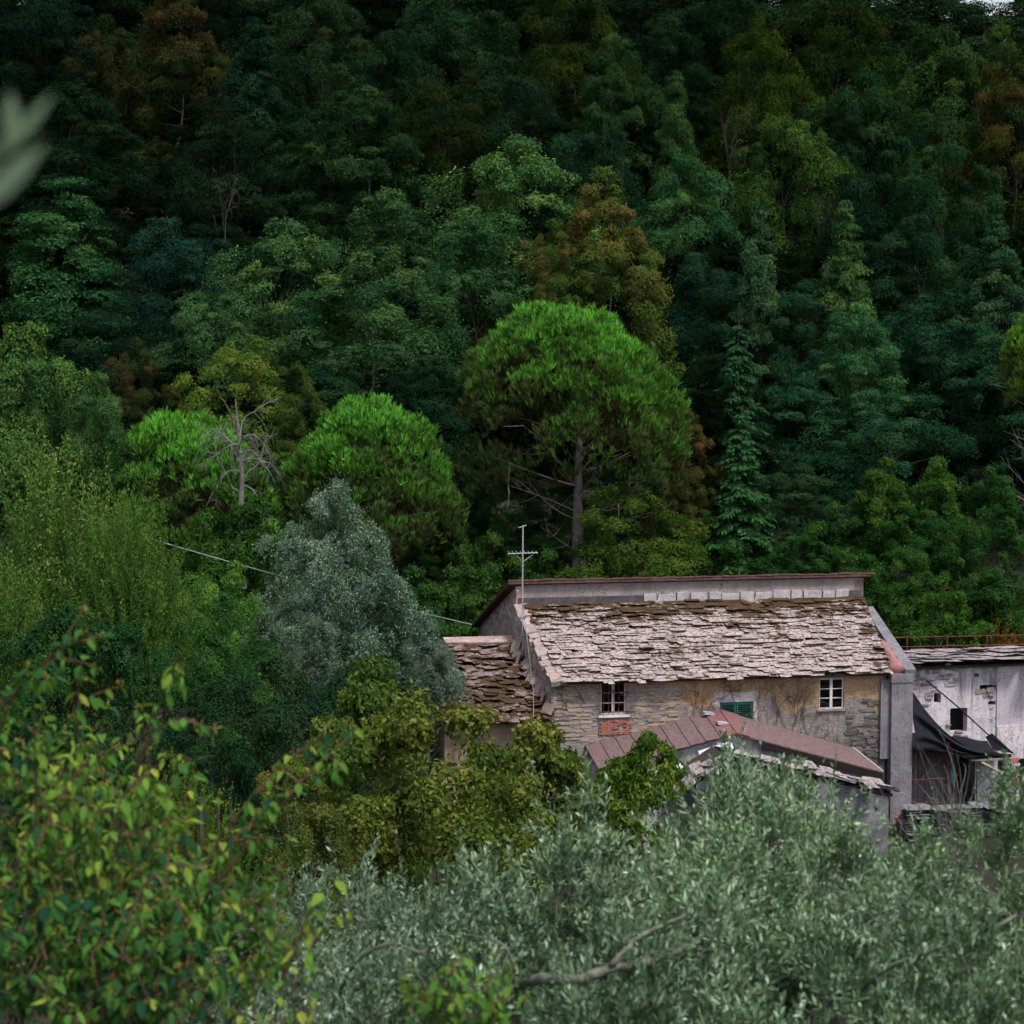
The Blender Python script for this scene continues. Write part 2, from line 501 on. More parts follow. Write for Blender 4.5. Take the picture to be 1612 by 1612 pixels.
M['rust'] = simple_mat('rusty_iron', (.07, .02, .016), (.22, .06, .045), 12, .8, .3, .005)
M['galv'] = simple_mat('galvanised_tube', (.2, .22, .22), (.46, .49, .48), 10, .55, .2, .005, .4)
M['green_paint'] = simple_mat('green_paint', (.005, .10, .085), (.012, .15, .125), 8, .6, .1, .005)
M['net'] = simple_mat('black_net', (.006, .006, .010), (.016, .017, .024), 5, .9, .5, .02)
M['blue_sheet'] = simple_mat('blue_sheet', (.008, .05, .10), (.015, .085, .15), 5, .6, .3, .01)
M['foam'] = simple_mat('pink_foam', (.24, .105, .10), (.38, .2, .19), 6, .85, .6, .04)
M['curtain'] = simple_mat('dark_cloth', (.008, .008, .012), (.02, .02, .026), 6, .95, .5, .02)
M['vine'] = simple_mat('dead_vine', (.05, .035, .033), (.12, .09, .085), 12, .95, .2, .005)
M['cable'] = simple_mat('pale_cable', (.22, .25, .25), (.36, .4, .4), 3, .6, .05, .005)
M['old_plank'] = simple_mat('weathered_plank', (.16, .13, .12), (.34, .3, .27), 9, .9, .3, .01)


def glass_mat():
    m, nt, out = mat_new('window_glass'); k = NT(nt)
    t = k.n('ShaderNodeBsdfTransparent'); t.inputs[0].default_value = (.55, .58, .62, 1)
    g = k.n('ShaderNodeBsdfGlossy'); g.inputs['Roughness'].default_value = .06
    fr = k.n('ShaderNodeFresnel'); fr.inputs[0].default_value = 1.45
    ms = k.n('ShaderNodeMixShader')
    nt.links.new(k.math('MULTIPLY', fr.outputs[0], 1.2, True), ms.inputs[0])
    nt.links.new(t.outputs[0], ms.inputs[1]); nt.links.new(g.outputs[0], ms.inputs[2])
    nt.links.new(ms.outputs[0], out.inputs[0])
    return m


M['glass'] = glass_mat()

# ------------------------------------------------------------------ ground
def make_ground():
    xs = np.concatenate([np.linspace(-600, -60, 28)[:-1], np.linspace(-60, 60, 90), np.linspace(60, 600, 28)[1:]])
    ys = np.concatenate([np.linspace(-60, 0, 16)[:-1], np.linspace(0, 30, 60)[:-1], np.linspace(30, 260, 130)[:-1], np.linspace(260, 1200, 40)])
    X, Y = np.meshgrid(xs, ys)
    Z = terr(X, Y)
    v = np.stack([X, Y, Z], -1).reshape(-1, 3)
    nx = len(xs)
    i, j = np.meshgrid(np.arange(nx - 1), np.arange(len(ys) - 1))
    a = (j * nx + i).ravel()
    mb = MB(); mb.add(v, np.stack([a, a + 1, a + nx + 1, a + nx], -1))
    o = build('ground', mb, M['floor'], smooth=True, kind='structure')


make_ground()

# ------------------------------------------------------------------ slate roofs
def slate_variants(mat, n, seed, name='slate'):
    rng = random.Random(seed); res = []
    for _ in range(n):
        j = lambda a: rng.uniform(-a, a)
        p = [(-.5 + j(.05), .02 + j(.04)), (-.2 + j(.1), j(.06)), (.15 + j(.12), j(.06)), (.5 + j(.05), .03 + j(.05)),
             (.52 + j(.06), .5 + j(.15)), (.46 + j(.1), 1.0), (-.45 + j(.1), 1.0), (-.52 + j(.06), .5 + j(.15))]
        if rng.random() < .35:
            p[0] = (p[0][0] + rng.uniform(.08, .25), p[0][1]); p[7] = (p[7][0], .25)
        if rng.random() < .35:
            p[3] = (p[3][0] - rng.uniform(.08, .25), p[3][1]); p[4] = (p[4][0], .25)
        mb = MB(); mb.slab([(x, y, .5 + j(.12)) for x, y in p], 1.0)
        res.append(mb.mesh(name, mat))
    return res


def slate_roof(parent, origin, eu, es, uL, uR, slen, expo, wr, seed, max_ind, mat, gap=.03, th=.045, jitter=1.0):
    """courses of stone slates lying on the plane (origin, eu, es); the largest are objects of their own"""
    rng = random.Random(seed)
    origin = Vector(origin); eu = Vector(eu).normalized(); es = Vector(es).normalized(); en = eu.cross(es).normalized()
    var = slate_variants(mat, 14, seed + 1)
    items = []
    s = -.16
    while s < slen - .1:
        a = uL(s) + rng.uniform(-.08, .05); b = uR(s) + rng.uniform(-.05, .08)
        u = a
        while u < b - .1:
            w = rng.uniform(*wr) if rng.random() > .25 else rng.uniform(.14, .3)
            w = min(w, b - u)
            ds = rng.gauss(0, .035) * jitter if s > .1 else rng.uniform(0, .05)
            if rng.random() > gap:
                ln = expo * rng.uniform(1.6, 2.1)
                t = rng.uniform(.7, 1.35) * th
                lift = t * rng.uniform(1.3, 2.3)
                ang = math.atan2(lift, ln)
                yaw = rng.gauss(0, .035) * jitter
                Y = (es * math.cos(ang) - en * math.sin(ang)); X = eu
                X2 = (X * math.cos(yaw) + Y * math.sin(yaw)); Y2 = (Y * math.cos(yaw) - X * math.sin(yaw)); Z = X2.cross(Y2)
                roll = rng.gauss(0, .03) * jitter
                X3 = X2 * math.cos(roll) + Z * math.sin(roll); Z = X3.cross(Y2)
                p = origin + eu * (u + w / 2) + es * (s + ds) + en * (lift + .015)
                ww = w * rng.uniform(.93, 1.02)
                Mx = Matrix(((X3.x * ww, Y2.x * ln, Z.x * t, p.x), (X3.y * ww, Y2.y * ln, Z.y * t, p.y), (X3.z * ww, Y2.z * ln, Z.z * t, p.z), (0, 0, 0, 1)))
                items.append((w, Mx, rng.randrange(14)))
            u += w
        s += expo * rng.uniform(.85, 1.15)
    items.sort(key=lambda x: -x[0])
    for w, Mx, k in items[:max_ind]:
        obj('slate', var[k], parent, Mx)
    if items[max_ind:]:
        mb = MB()
        for w, Mx, k in items[max_ind:]:
            me = var[k]; A = np.array(Mx)
            co = np.empty(len(me.vertices) * 3, np.float32); me.vertices.foreach_get('co', co)
            co = co.reshape(-1, 3) @ A[:3, :3].T + A[:3, 3]
            qs = [tuple(f.vertices) for f in me.polygons if len(f.vertices) == 4]; ts = [tuple(f.vertices) for f in me.polygons if len(f.vertices) == 3]
            c = rng.random()
            mb.add(co, qs, ts, c, c)
        build('small_slates', mb, mat, parent, kind='stuff')


def chips(parent, origin, eu, es, u0, u1, s0, s1, n, seed, mat):
    """small broken slate fragments lying in the joints"""
    rng = random.Random(seed); origin = Vector(origin); eu = Vector(eu).normalized(); es = Vector(es).normalized(); en = eu.cross(es)
    mb = MB()
    for i in range(n):
        w, l_ = rng.uniform(.06, .3), rng.uniform(.05, .16); a = rng.gauss(0, .25)
        c = origin + eu * rng.uniform(u0, u1) + es * rng.uniform(s0, s1) + en * rng.uniform(.07, .13)
        X = eu * math.cos(a) + es * math.sin(a); Y = es * math.cos(a) - eu * math.sin(a); X = X + en * rng.gauss(0, .06)
        p = [c + X * (w * sx) + Y * (l_ * sy) for sx, sy in ((-.5, -.4), (.1, -.5), (.5, -.3), (.45, .4), (-.2, .5), (-.5, .3))]
        mb.slab([tuple(q) for q in p], rng.uniform(.012, .03), rng.random())
    build('broken_slates', mb, mat, parent, kind='stuff')


def wall_holes(mb, axis, u0, u1, z0, z1, holes, v0, v1):
    """wall in the u/z plane between v0 (front) and v1, with openings (ua, ub, za, zb)"""
    us = sorted({u0, u1, *[h[0] for h in holes], *[h[1] for h in holes]})
    zs = sorted({z0, z1, *[h[2] for h in holes], *[h[3] for h in holes]})
    P = (lambda u, v, z: (u, v, z)) if axis == 'u' else (lambda u, v, z: (v, u, z))
    inh = lambda u, z: any(h[0] < u < h[1] and h[2] < z < h[3] for h in holes)
    V = []; Q = []

    def quad(a, b, c, d):
        n = len(V); V.extend([a, b, c, d]); Q.append((n, n + 1, n + 2, n + 3))
    for ua, ub in zip(us, us[1:]):
        for za, zb in zip(zs, zs[1:]):
            if not inh((ua + ub) / 2, (za + zb) / 2):
                quad(P(ua, v0, za), P(ub, v0, za), P(ub, v0, zb), P(ua, v0, zb))
                quad(P(ub, v1, za), P(ua, v1, za), P(ua, v1, zb), P(ub, v1, zb))
    for (ua, ub, za, zb) in list(holes) + [(u0, u1, z0, z1)]:
        quad(P(ua, v0, za), P(ua, v1, za), P(ua, v1, zb), P(ua, v0, zb)); quad(P(ub, v1, za), P(ub, v0, za), P(ub, v0, zb), P(ub, v1, zb))
        quad(P(ua, v1, zb), P(ub, v1, zb), P(ub, v0, zb), P(ua, v0, zb)); quad(P(ua, v0, za), P(ub, v0, za), P(ub, v1, za), P(ua, v1, za))
    mb.add(V, Q)


# ------------------------------------------------------------------ the farmhouse
HROT = math.radians(11)
HX, HY = 1.49, 90.0
HEU = np.array([math.cos(HROT), math.sin(HROT), 0]); HEV = np.array([-math.sin(HROT), math.cos(HROT), 0])


def hw(u, v, z):
    return np.array([HX, HY, 0]) + HEU * u + HEV * v + np.array([0, 0, z])


def here(name, label, cat, group=None):
    return thing(name, label, cat, (HX, HY, 0), HROT, group)


def window(parent, u0, u1, z0, z1, v, rows, name='window'):
    fr = MB(); w = .055
    for a, b, c, d in ((u0, u1, z0, z0 + w), (u0, u1, z1 - w, z1), (u0, u0 + w, z0 + w, z1 - w), (u1 - w, u1, z0 + w, z1 - w)):
        fr.box((a, v, c), (b, v + .06, d))
    um = (u0 + u1) / 2
    fr.box((um - .055, v - .012, z0 + w), (um + .055, v + .05, z1 - w))
    bars = []
    for r in range(1, rows):
        zz = z0 + w + (z1 - z0 - 2 * w) * r / rows
        bars.append(zz)
        for a, b in ((u0 + w, um - .055), (um + .055, u1 - w)):
            fr.box((a, v + .01, zz - .017), (b, v + .045, zz + .017))
    win = obj(name, None, parent)
    build('frame', fr, M['white_paint'], win)
    edges = [z0 + w] + bars + [z1 - w]
    for (a, b) in ((u0 + w, um - .055), (um + .055, u1 - w)):
        for za, zb in zip(edges, edges[1:]):
            g = MB(); g.box((a, v + .022, za), (b, v + .028, zb)); build('pane', g, M['glass'], win)
    return win


def farmhouse():
    rng = random.Random(5)
    h = here('farmhouse', 'old stone farmhouse with broad pale slate roof and crumbling ochre facade', 'house')
    W1 = (1.92, 2.92, 4.66, 5.92); W2 = (10.6, 11.6, 4.6, 5.8); SH = (6.61, 7.95, 3.6, 5.0)
    mb = MB(); wall_holes(mb, 'u', 0, 13.3, 0, 6.0, [W1, W2, SH], 0, .5)
    fw = build('facade_wall', mb, M['facade'], h)
    # stones left bare by the fallen plaster
    sv = []
    for i in range(8):
        m_ = MB(); j = lambda a: rng.uniform(-a, a)
        m_.slab([(-.5 + j(.1), -.5 + j(.2), .5), (.5 + j(.1), -.5 + j(.2), .5), (.52 + j(.1), .4 + j(.25), .5), (j(.3), .55 + j(.1), .5), (-.5 + j(.1), .4 + j(.25), .5)], 1.0)
        sv.append(m_.mesh('stone', M['stone']))
    gvar = []
    for me in sv:
        m2 = me.copy(); m2.materials[0] = M['gable_stone']; gvar.append(m2)
    cnt = 0; z = 3.7
    while z < 5.9:
        dz = rng.uniform(.065, .12); u = .03 + .1 * rng.random()
        while u < 5.0:
            w = rng.uniform(.16, .58)
            zc = z + rng.gauss(0, .012)
            hole = W1[0] - .1 < u + w and u < W1[1] + .1 and W1[2] - 1.0 < zc < W1[3] + .1
            top = zc > 5.45 + .3 * math.sin(u * 1.7)
            if not hole and rng.random() < (.35 if top else .86) and u + w < 5.1 and cnt < 300:
                p = .008 + .05 * rng.random() ** 1.5
                Mx = Matrix(((w * .97, 0, 0, u + w / 2), (0, 0, -.1, -p + .05), (0, dz * .92, 0, zc), (0, 0, 0, 1)))
                obj('stone', sv[rng.randrange(8)], fw, Mx); cnt += 1
            u += w
        z += dz
    # bare brick under the barred window
    bm_ = MB(); bm_.box((-.5, -.5, -.5), (.5, .5, .5)); bme = bm_.mesh('brick', M['brick'])
    for r in range(9):
        for c in range(5):
            if rng.random() < .84 - .05 * max(0, r - 5):
                obj('brick', bme, fw, Matrix(((.225, 0, 0, 1.95 + c * .24 + (r % 2) * .1), (0, .08, 0, -.012 - .01 * rng.random()), (0, 0, .058, 4.50 - r * .07), (0, 0, 0, 1))))
    # dark rubble bared at the foot of the facade beside the pier
    dvar = []
    for me in sv:
        m2 = me.copy(); m2.materials[0] = M['dark_stone']; dvar.append(m2)
    for i in range(90):
        u_ = 13.2 - abs(rng.gauss(0, .75)); z_ = rng.uniform(2.2, 4.9 - .6 * max(0, 12.4 - u_)); w = rng.uniform(.15, .45)
        if u_ > 11.75 or z_ < 4.3:
            obj('stone', dvar[rng.randrange(8)], fw, Matrix(((w, 0, 0, u_ - w / 2), (0, 0, -.1, .045 - .05 * rng.random()), (0, rng.uniform(.06, .16), 0, z_), (0, 0, 0, 1))))
    # windows
    w1 = window(h, *W1, .10, 3)
    g = MB()
    for zz in (4.78, 5.52):
        g.bar((1.84, -.05, zz), (3.0, -.05, zz), .028)
    for uu in np.linspace(2.02, 2.82, 5):
        g.tube([(uu, -.03, 4.66), (uu, -.03, 5.92)], .013, 5)
    build('iron_grille', g, M['rust'], w1)
    s_ = MB(); s_.box((1.8, -.12, 4.57), (3.04, .2, 4.655)); build('sill', s_, M['white_paint'], w1)
    l_ = MB(); l_.box((1.84, -.02, 5.925), (3.0, .1, 5.99)); build('lintel', l_, M['old_plank'], w1)
    w2 = window(h, *W2, .08, 3)
    s_ = MB(); s_.box((10.5, -.1, 4.53), (11.7, .15, 4.595)); build('sill', s_, M['facade'], w2)
    sh = obj('shutter', None, h)
    for a, b in ((6.63, 7.27), (7.29, 7.93)):
        f = MB()
        for x0, x1, z0, z1 in ((a, a + .06, 3.62, 4.98), (b - .06, b, 3.62, 4.98), (a + .06, b - .06, 4.9, 4.98), (a + .06, b - .06, 3.62, 3.7)):
            f.box((x0, .03, z0), (x1, .075, z1))
        build('shutter_frame', f, M['green_paint'], sh)
        sl = MB(); sl.box((a + .06, -.02, -.006), (b - .06, .025, .006)); sme = sl.mesh('slat', M['green_paint'])
        for i in range(16):
            zz = 3.74 + i * .075
            obj('slat', sme, sh, Matrix.Translation((0, .055, zz)) @ Matrix.Rotation(math.radians(-38), 4, 'X'))
    # left gable
    g = MB()
    g.slab([(-.001, 0.01, 0), (-.001, 0.01, 5.84), (-.001, 7, 7.93), (-.001, 7, 0)], .4)
    g.slab([(0, 7.0, 0), (0, 7.0, 8.84), (0, 15, 6.22), (0, 15, 0)], .4)
    gw = build('gable_wall', g, M['gable'], h)
    for i in range(150):                       # stones and bricks bared on the gable
        v = rng.uniform(.2, 14.7); zt = (5.84 + v * .298) if v < 7 else (8.84 - (v - 7) * .327)
        z = zt - .12 - abs(rng.gauss(0, .8)); w = rng.uniform(.2, .6); dz = rng.uniform(.08, .2)
        obj('stone', gvar[rng.randrange(8)], gw, Matrix(((0, 0, -.1, .035 - .03 * rng.random()), (-w, 0, 0, v), (0, dz, 0, z), (0, 0, 0, 1))))
    g = MB(); g.box((.4, 14.6, 0), (14.4, 15, 6.2)); build('rear_wall', g, M['gable'], h)
    g = MB(); g.slab([(14.3, .5, 0), (14.3, 7, 0), (14.3, 7, 7.8), (14.3, .5, 5.9)], .35); g.slab([(14.8, 7, 0), (14.8, 14.6, 0), (14.8, 14.6, 6.2), (14.8, 7, 8.8)], .4)
    build('right_gable_wall', g, M['gable'], h)
    # plastered verge along the left edge of the slates
    g = MB()
    v = -.3
    while v < 6.9:
        l_ = rng.uniform(.3, .75); zf = lambda v: 5.97 + (v + .35) * .2857
        a = rng.uniform(.34, .55); b = a + rng.uniform(-.08, .08); d0 = rng.uniform(.05, .13); d1 = d0 + rng.uniform(-.03, .03); e = rng.uniform(-.14, .02)
        g.slab([(e, v, zf(v) + d0 - .09), (a, v + rng.uniform(-.04, .04), zf(v) + d0), (b, v + l_, zf(v + l_) + d1), (e + rng.uniform(-.04, .04), v + l_, zf(v + l_) + d1 - .09)], .2)
        v += l_ * .985
    build('plaster_verge', g, M['gable'], h)
    # front roof
    sl = Vector((0, 7.35, 2.1)); L = sl.length
    d = MB(); d.slab([(.05, -.2, 5.99), (13.45, -.2, 5.99), (14.85, 7, 8.05), (.05, 7, 8.05)], .1)
    roof = build('roof', d, M['dark_wood'], h)
    slate_roof(roof, (0, -.35, 5.97), (1, 0, 0), sl, lambda s: .36, lambda s: 13.42 + 1.35 * max(0, s) / L, L - .15, .25, (.3, 1.0), 11, 300, M['slate'], gap=.025, jitter=.75, th=.036)
    chips(roof, (0, -.35, 5.97), (1, 0, 0), sl, .4, 13.4, .3, L - .3, 620, 12, M['slate'])
    # a slipped course leaves a dark slot and a few big slabs stand proud
    for u, s, w, ln, yaw in ((9.6, 5.2, 1.0, .62, .05), (10.7, 5.05, .9, .6, -.12), (8.9, 4.3, .8, .7, .1), (9.9, 4.35, 1.1, .66, -.06), (11.2, 4.2, .95, .6, .15), (4.9, 4.7, 1.2, .55, .03), (6.3, 4.8, 1.1, .5, -.05), (12.2, 5.6, 1.2, .6, -.1)):
        pass
    # wall carrying the higher rear roof
    g = MB(); g.box((.4, 7.0, 7.9), (14.8, 7.35, 8.92)); build('ridge_wall', g, M['band'], h)
    g = MB(); g.box((.1, 6.93, 7.95), (5.3, 6.998, 8.36)); g.box((14.2, 6.93, 7.95), (14.7, 6.998, 8.36)); build('cement_band', g, M['cement'], h)
    vb = []
    for i in range(5):
        m_ = MB(); j = lambda a: rng.uniform(-a, a)
        m_.slab([(-.5 + j(.06), -.5, .5), (.5 + j(.06), -.5 + j(.06), .5), (.47 + j(.08), .5 + j(.1), .5), (-.46 + j(.08), .5 + j(.1), .5)], 1.0)
        vb.append(m_.mesh('stone_block', M['block']))
    u = 5.3
    while u < 14.1:
        w = rng.uniform(.45, .85)
        hh = rng.uniform(.36, .46)
        obj('stone_block', vb[rng.randrange(5)], h, Matrix(((w * .96, 0, 0, u + w / 2), (0, 0, -.16, 6.96 - .03 * rng.random()), (0, hh, 0, 7.98 + hh / 2), (0, 0, 0, 1))))
        u += w
    # rear roof with ridge tiles
    g = MB(); g.slab([(-.35, 6.8, 9.06), (15.05, 6.8, 9.06), (15.05, 15.5, 6.16), (-.35, 15.5, 6.16)], .11)
    rr = build('rear_roof', g, M['tile_red'], h)
    t = MB(); th = np.linspace(0, math.pi, 6)
    pts = [(0, -.08 * math.cos(x), .055 * math.sin(x)) for x in th]
    vv = np.array(pts + [(p[0] + 1, p[1] * .9, p[2] * .9) for p in pts]); t.add(vv, [(i, i + 1, i + 7, i + 6) for i in range(5)])
    tme = t.mesh('ridge_tile', M['tile_red'])
    u = -.36
    while u < 14.9:
        w = rng.uniform(.3, .42)
        obj('ridge_tile', tme, rr, Matrix.Translation((u, 6.84 + rng.gauss(0, .012), 9.07 + rng.gauss(0, .012))) @ Matrix.Rotation(rng.gauss(0, .03), 4, 'Y') @ Matrix.Diagonal((w * 1.05, 1, 1, 1)))
        u += w
    # right edge: concrete parapet, foam filling, concrete pier
    g = MB(); g.slab([(13.98, -.3, 6.1), (14.42, -.3, 6.1), (14.98, 6.3, 7.75), (14.55, 6.3, 7.75)], .34); build('parapet', g, M['concrete'], h)
    g = MB(); pts = [(13.72 + .04 * i, -.15 + .33 * i, 6.0 + .1 * i) for i in range(9)]
    g.tube(pts, [.24, .27, .25, .22, .25, .2, .22, .16, .08], 9, cap=True)
    vv = np.vstack(g.v); vv += .05 * np.sin(vv[:, [1, 2, 0]] * 17) + .03 * np.sin(vv[:, [2, 0, 1]] * 31); g.v = [vv]
    build('foam_filling', g, M['foam'], h, smooth=True)
    z = 0
    for hh in (1.15, 1.2, 1.1, 1.25, .9, .33):
        g = MB(); e = .0 if hh > .5 else .03
        g.box((13.42 - e, -.36 - e, z + .008), (14.28 + e, .5, z + hh)); build('pier_lift', g, M['concrete'], h); z += hh
    g = MB(); g.box((13.05, -.16, 2.6), (13.41, .3, 5.72)); build('pier_wing', g, M['concrete'], h)
    return h


farmhouse()


# dead creeper over the facade
def creeper():
    rng = random.Random(21); mb = MB()

    def grow(p, ang, ln, r, depth):
        pts = [p]; a = ang
        for i in range(6):
            a += rng.gauss(0, .28)
            p = (p[0] + math.cos(a) * ln / 6, -.045 - .03 * rng.random(), min(5.93, p[2] + math.sin(a) * ln / 6))
            pts.append(p)
        mb.tube(pts, np.linspace(r, r * .45, len(pts)), 4)
        if depth:
            for k in range(3):
                q = pts[rng.randint(1, 6)]
                grow(q, a + rng.uniform(-1.0, 1.0), ln * rng.uniform(.45, .8), r * .6, depth - 1)
    for u, z, a, ln in ((8.6, 3.2, 1.7, 1.5), (9.0, 3.3, 1.3, 1.9), (8.1, 4.1, 1.9, 1.3), (9.5, 3.4, 1.6, 1.7), (9.9, 3.6, 1.2, 1.4), (5.6, 4.4, 1.6, 1.2), (6.1, 4.7, 1.1, 1.0), (.6, 4.9, 1.4, .9), (1.3, 5.1, 1.7, .8), (10.2, 3.0, 1.9, 1.8), (7.2, 5.0, 1.7, .9), (9.3, 3.8, 1.4, 1.2), (8.4, 3.6, 1.5, 1.6), (9.7, 3.1, 1.3, 2.0), (10.0, 4.2, 1.7, 1.0), (6.7, 5.1, 1.3, .8), (5.9, 4.3, 1.9, 1.3), (8.9, 4.5, 1.2, 1.1), (2.9, 5.2, 1.6, .7)):
        grow((u, -.05, z), a, ln, .014, 3)
    o = here('dead_creeper', 'leafless brown creeper fanning over the ochre facade between the two windows', 'creeper')
    build('stems', mb, M['vine'], o)


creeper()


def annex():
    a = here('annex', 'low annex with mossy brown slate roof against the left gable', 'house')
    g = MB(); g.box((-3.75, 0, 0), (-.02, .4, 4.6)); build('front_wall', g, M['annex_wall'], a)
    g = MB(); g.slab([(-3.75, 0, 0), (-3.75, 7, 0), (-3.75, 7, 6.2), (-3.75, 0, 4.6)], .35); build('side_wall', g, M['annex_wall'], a)
    g = MB(); g.box((-3.4, 6.6, 0), (-.05, 7, 6.25)); build('rear_wall', g, M['annex_wall'], a)
    sl = Vector((0, 7.6, 1.85)); L = sl.length
    d = MB(); d.slab([(-4.0, -.35, 4.6), (-.05, -.35, 4.6), (-.05, 7.2, 6.44), (-4.0, 7.2, 6.44)], .12)
    r = build('roof', d, M['dark_wood'], a)
    slate_roof(r, (0, -.45, 4.6), (1, 0, 0), sl, lambda s: -4.1, lambda s: -.05, L, .28, (.22, .6), 31, 260, M['slate_moss'], gap=.08, jitter=1.8)
    # cement flashing and tumbled stones where the roof meets the gable
    rng = random.Random(8)
    m_ = MB(); m_.slab([(-.5, -.4, .5), (.45, -.5, .5), (.5, .35, .5), (0, .5, .5), (-.45, .45, .5)], 1.0); sm = m_.mesh('stone', M['gable'])
    for i in range(13):
        v = -.1 + i * .5
        z = 4.75 + (v + .4) * .243 + .15
        obj('stone', sm, r, Matrix.Translation((-.18 + rng.gauss(0, .07), v, z + .1 * rng.random())) @ Matrix.Rotation(rng.uniform(-.9, .9), 4, 'Z') @ Matrix.Rotation(rng.uniform(-1.3, -.4), 4, 'Y') @ Matrix.Diagonal((rng.uniform(.35, .6), rng.uniform(.3, .6), .12, 1)))
    g = MB(); g.slab([(-2.9, 7.0, 6.62), (-.02, 7.0, 6.55), (-.02, 7.6, 6.75), (-2.9, 7.6, 6.75)], .3); build('cement_cap', g, M['gable'], a)


annex()


def antenna():
    a = here('aerial_mast', 'thin grey television aerial on a mast beside the left gable', 'antenna')
    m = MB(); m.tube([(-.14, 4.9, 6.3), (-.13, 4.95, 9.2), (-.1, 5.0, 11.5)], .028, 6, cap=True); build('mast', m, M['galv'], a)
    b = MB(); b.tube([(-.72, 5.0, 10.38), (.5, 5.0, 10.40)], .022, 5, cap=True); build('boom', b, M['galv'], a)
    for i, x in enumerate(np.linspace(-.65, .45, 8)):
        e = MB(); d = .28 - .02 * i; e.tube([(x, 5.0 - d, 10.39 - .02), (x, 5.0 + d, 10.40 + .06)], .009, 4, cap=True); build('element', e, M['galv'], a)
    b = MB(); b.tube([(-.3, 4.9, 11.42), (.05, 5.05, 11.5)], .016, 5, cap=True); build('top_dipole', b, M['galv'], a)
    b = MB(); b.tube([(-.38, 4.9, 10.3), (-.1, 5.0, 10.05), (.3, 5.1, 10.3)], .014, 5, cap=True); build('bracket', b, M['galv'], a)
    c = here('aerial_lead', 'pale lead hanging from the aerial mast down over the mossy roof', 'cable')
    m = MB(); m.tube([(-.16, 4.86, 8.6), (-.22, 3.0, 6.3), (-.45, 1.2, 5.45), (-.75, -.3, 4.85), (-.9, -.55, 3.9)], .014, 5); build('lead', m, M['old_plank'], c)


antenna()


def overhead_wire():
    a = hw(-.3, 15.3, 6.2); b = at_depth(175, 830, 86); b2 = at_depth(120, 815, 86.5)
    pts = []
    for t in np.linspace(0, 1, 24):
        p = a * (1 - t) + b * t; p[2] -= 4 * t * (1 - t) * .12; pts.append(p)
    for t in np.linspace(.1, 1, 8):
        pts.append(b * (1 - t) + b2 * t)
    m = MB(); m.tube(pts, .022, 5)
    o = build('overhead_cable', m, M['cable']); tag(o, 'pale overhead cable slanting from the farmhouse gable to the trees', 'cable')
    m = MB(); g = terr(b2[0], b2[1]); m.tube([(b2[0], b2[1], g - .3), (b2[0], b2[1], b2[2] + .4)], [.14, .1], 8, cap=True)
    o = build('cable_pole', m, M['bark']); tag(o, 'wooden cable pole behind the leafy screen, end of overhead cable', 'pole')


overhead_wire()


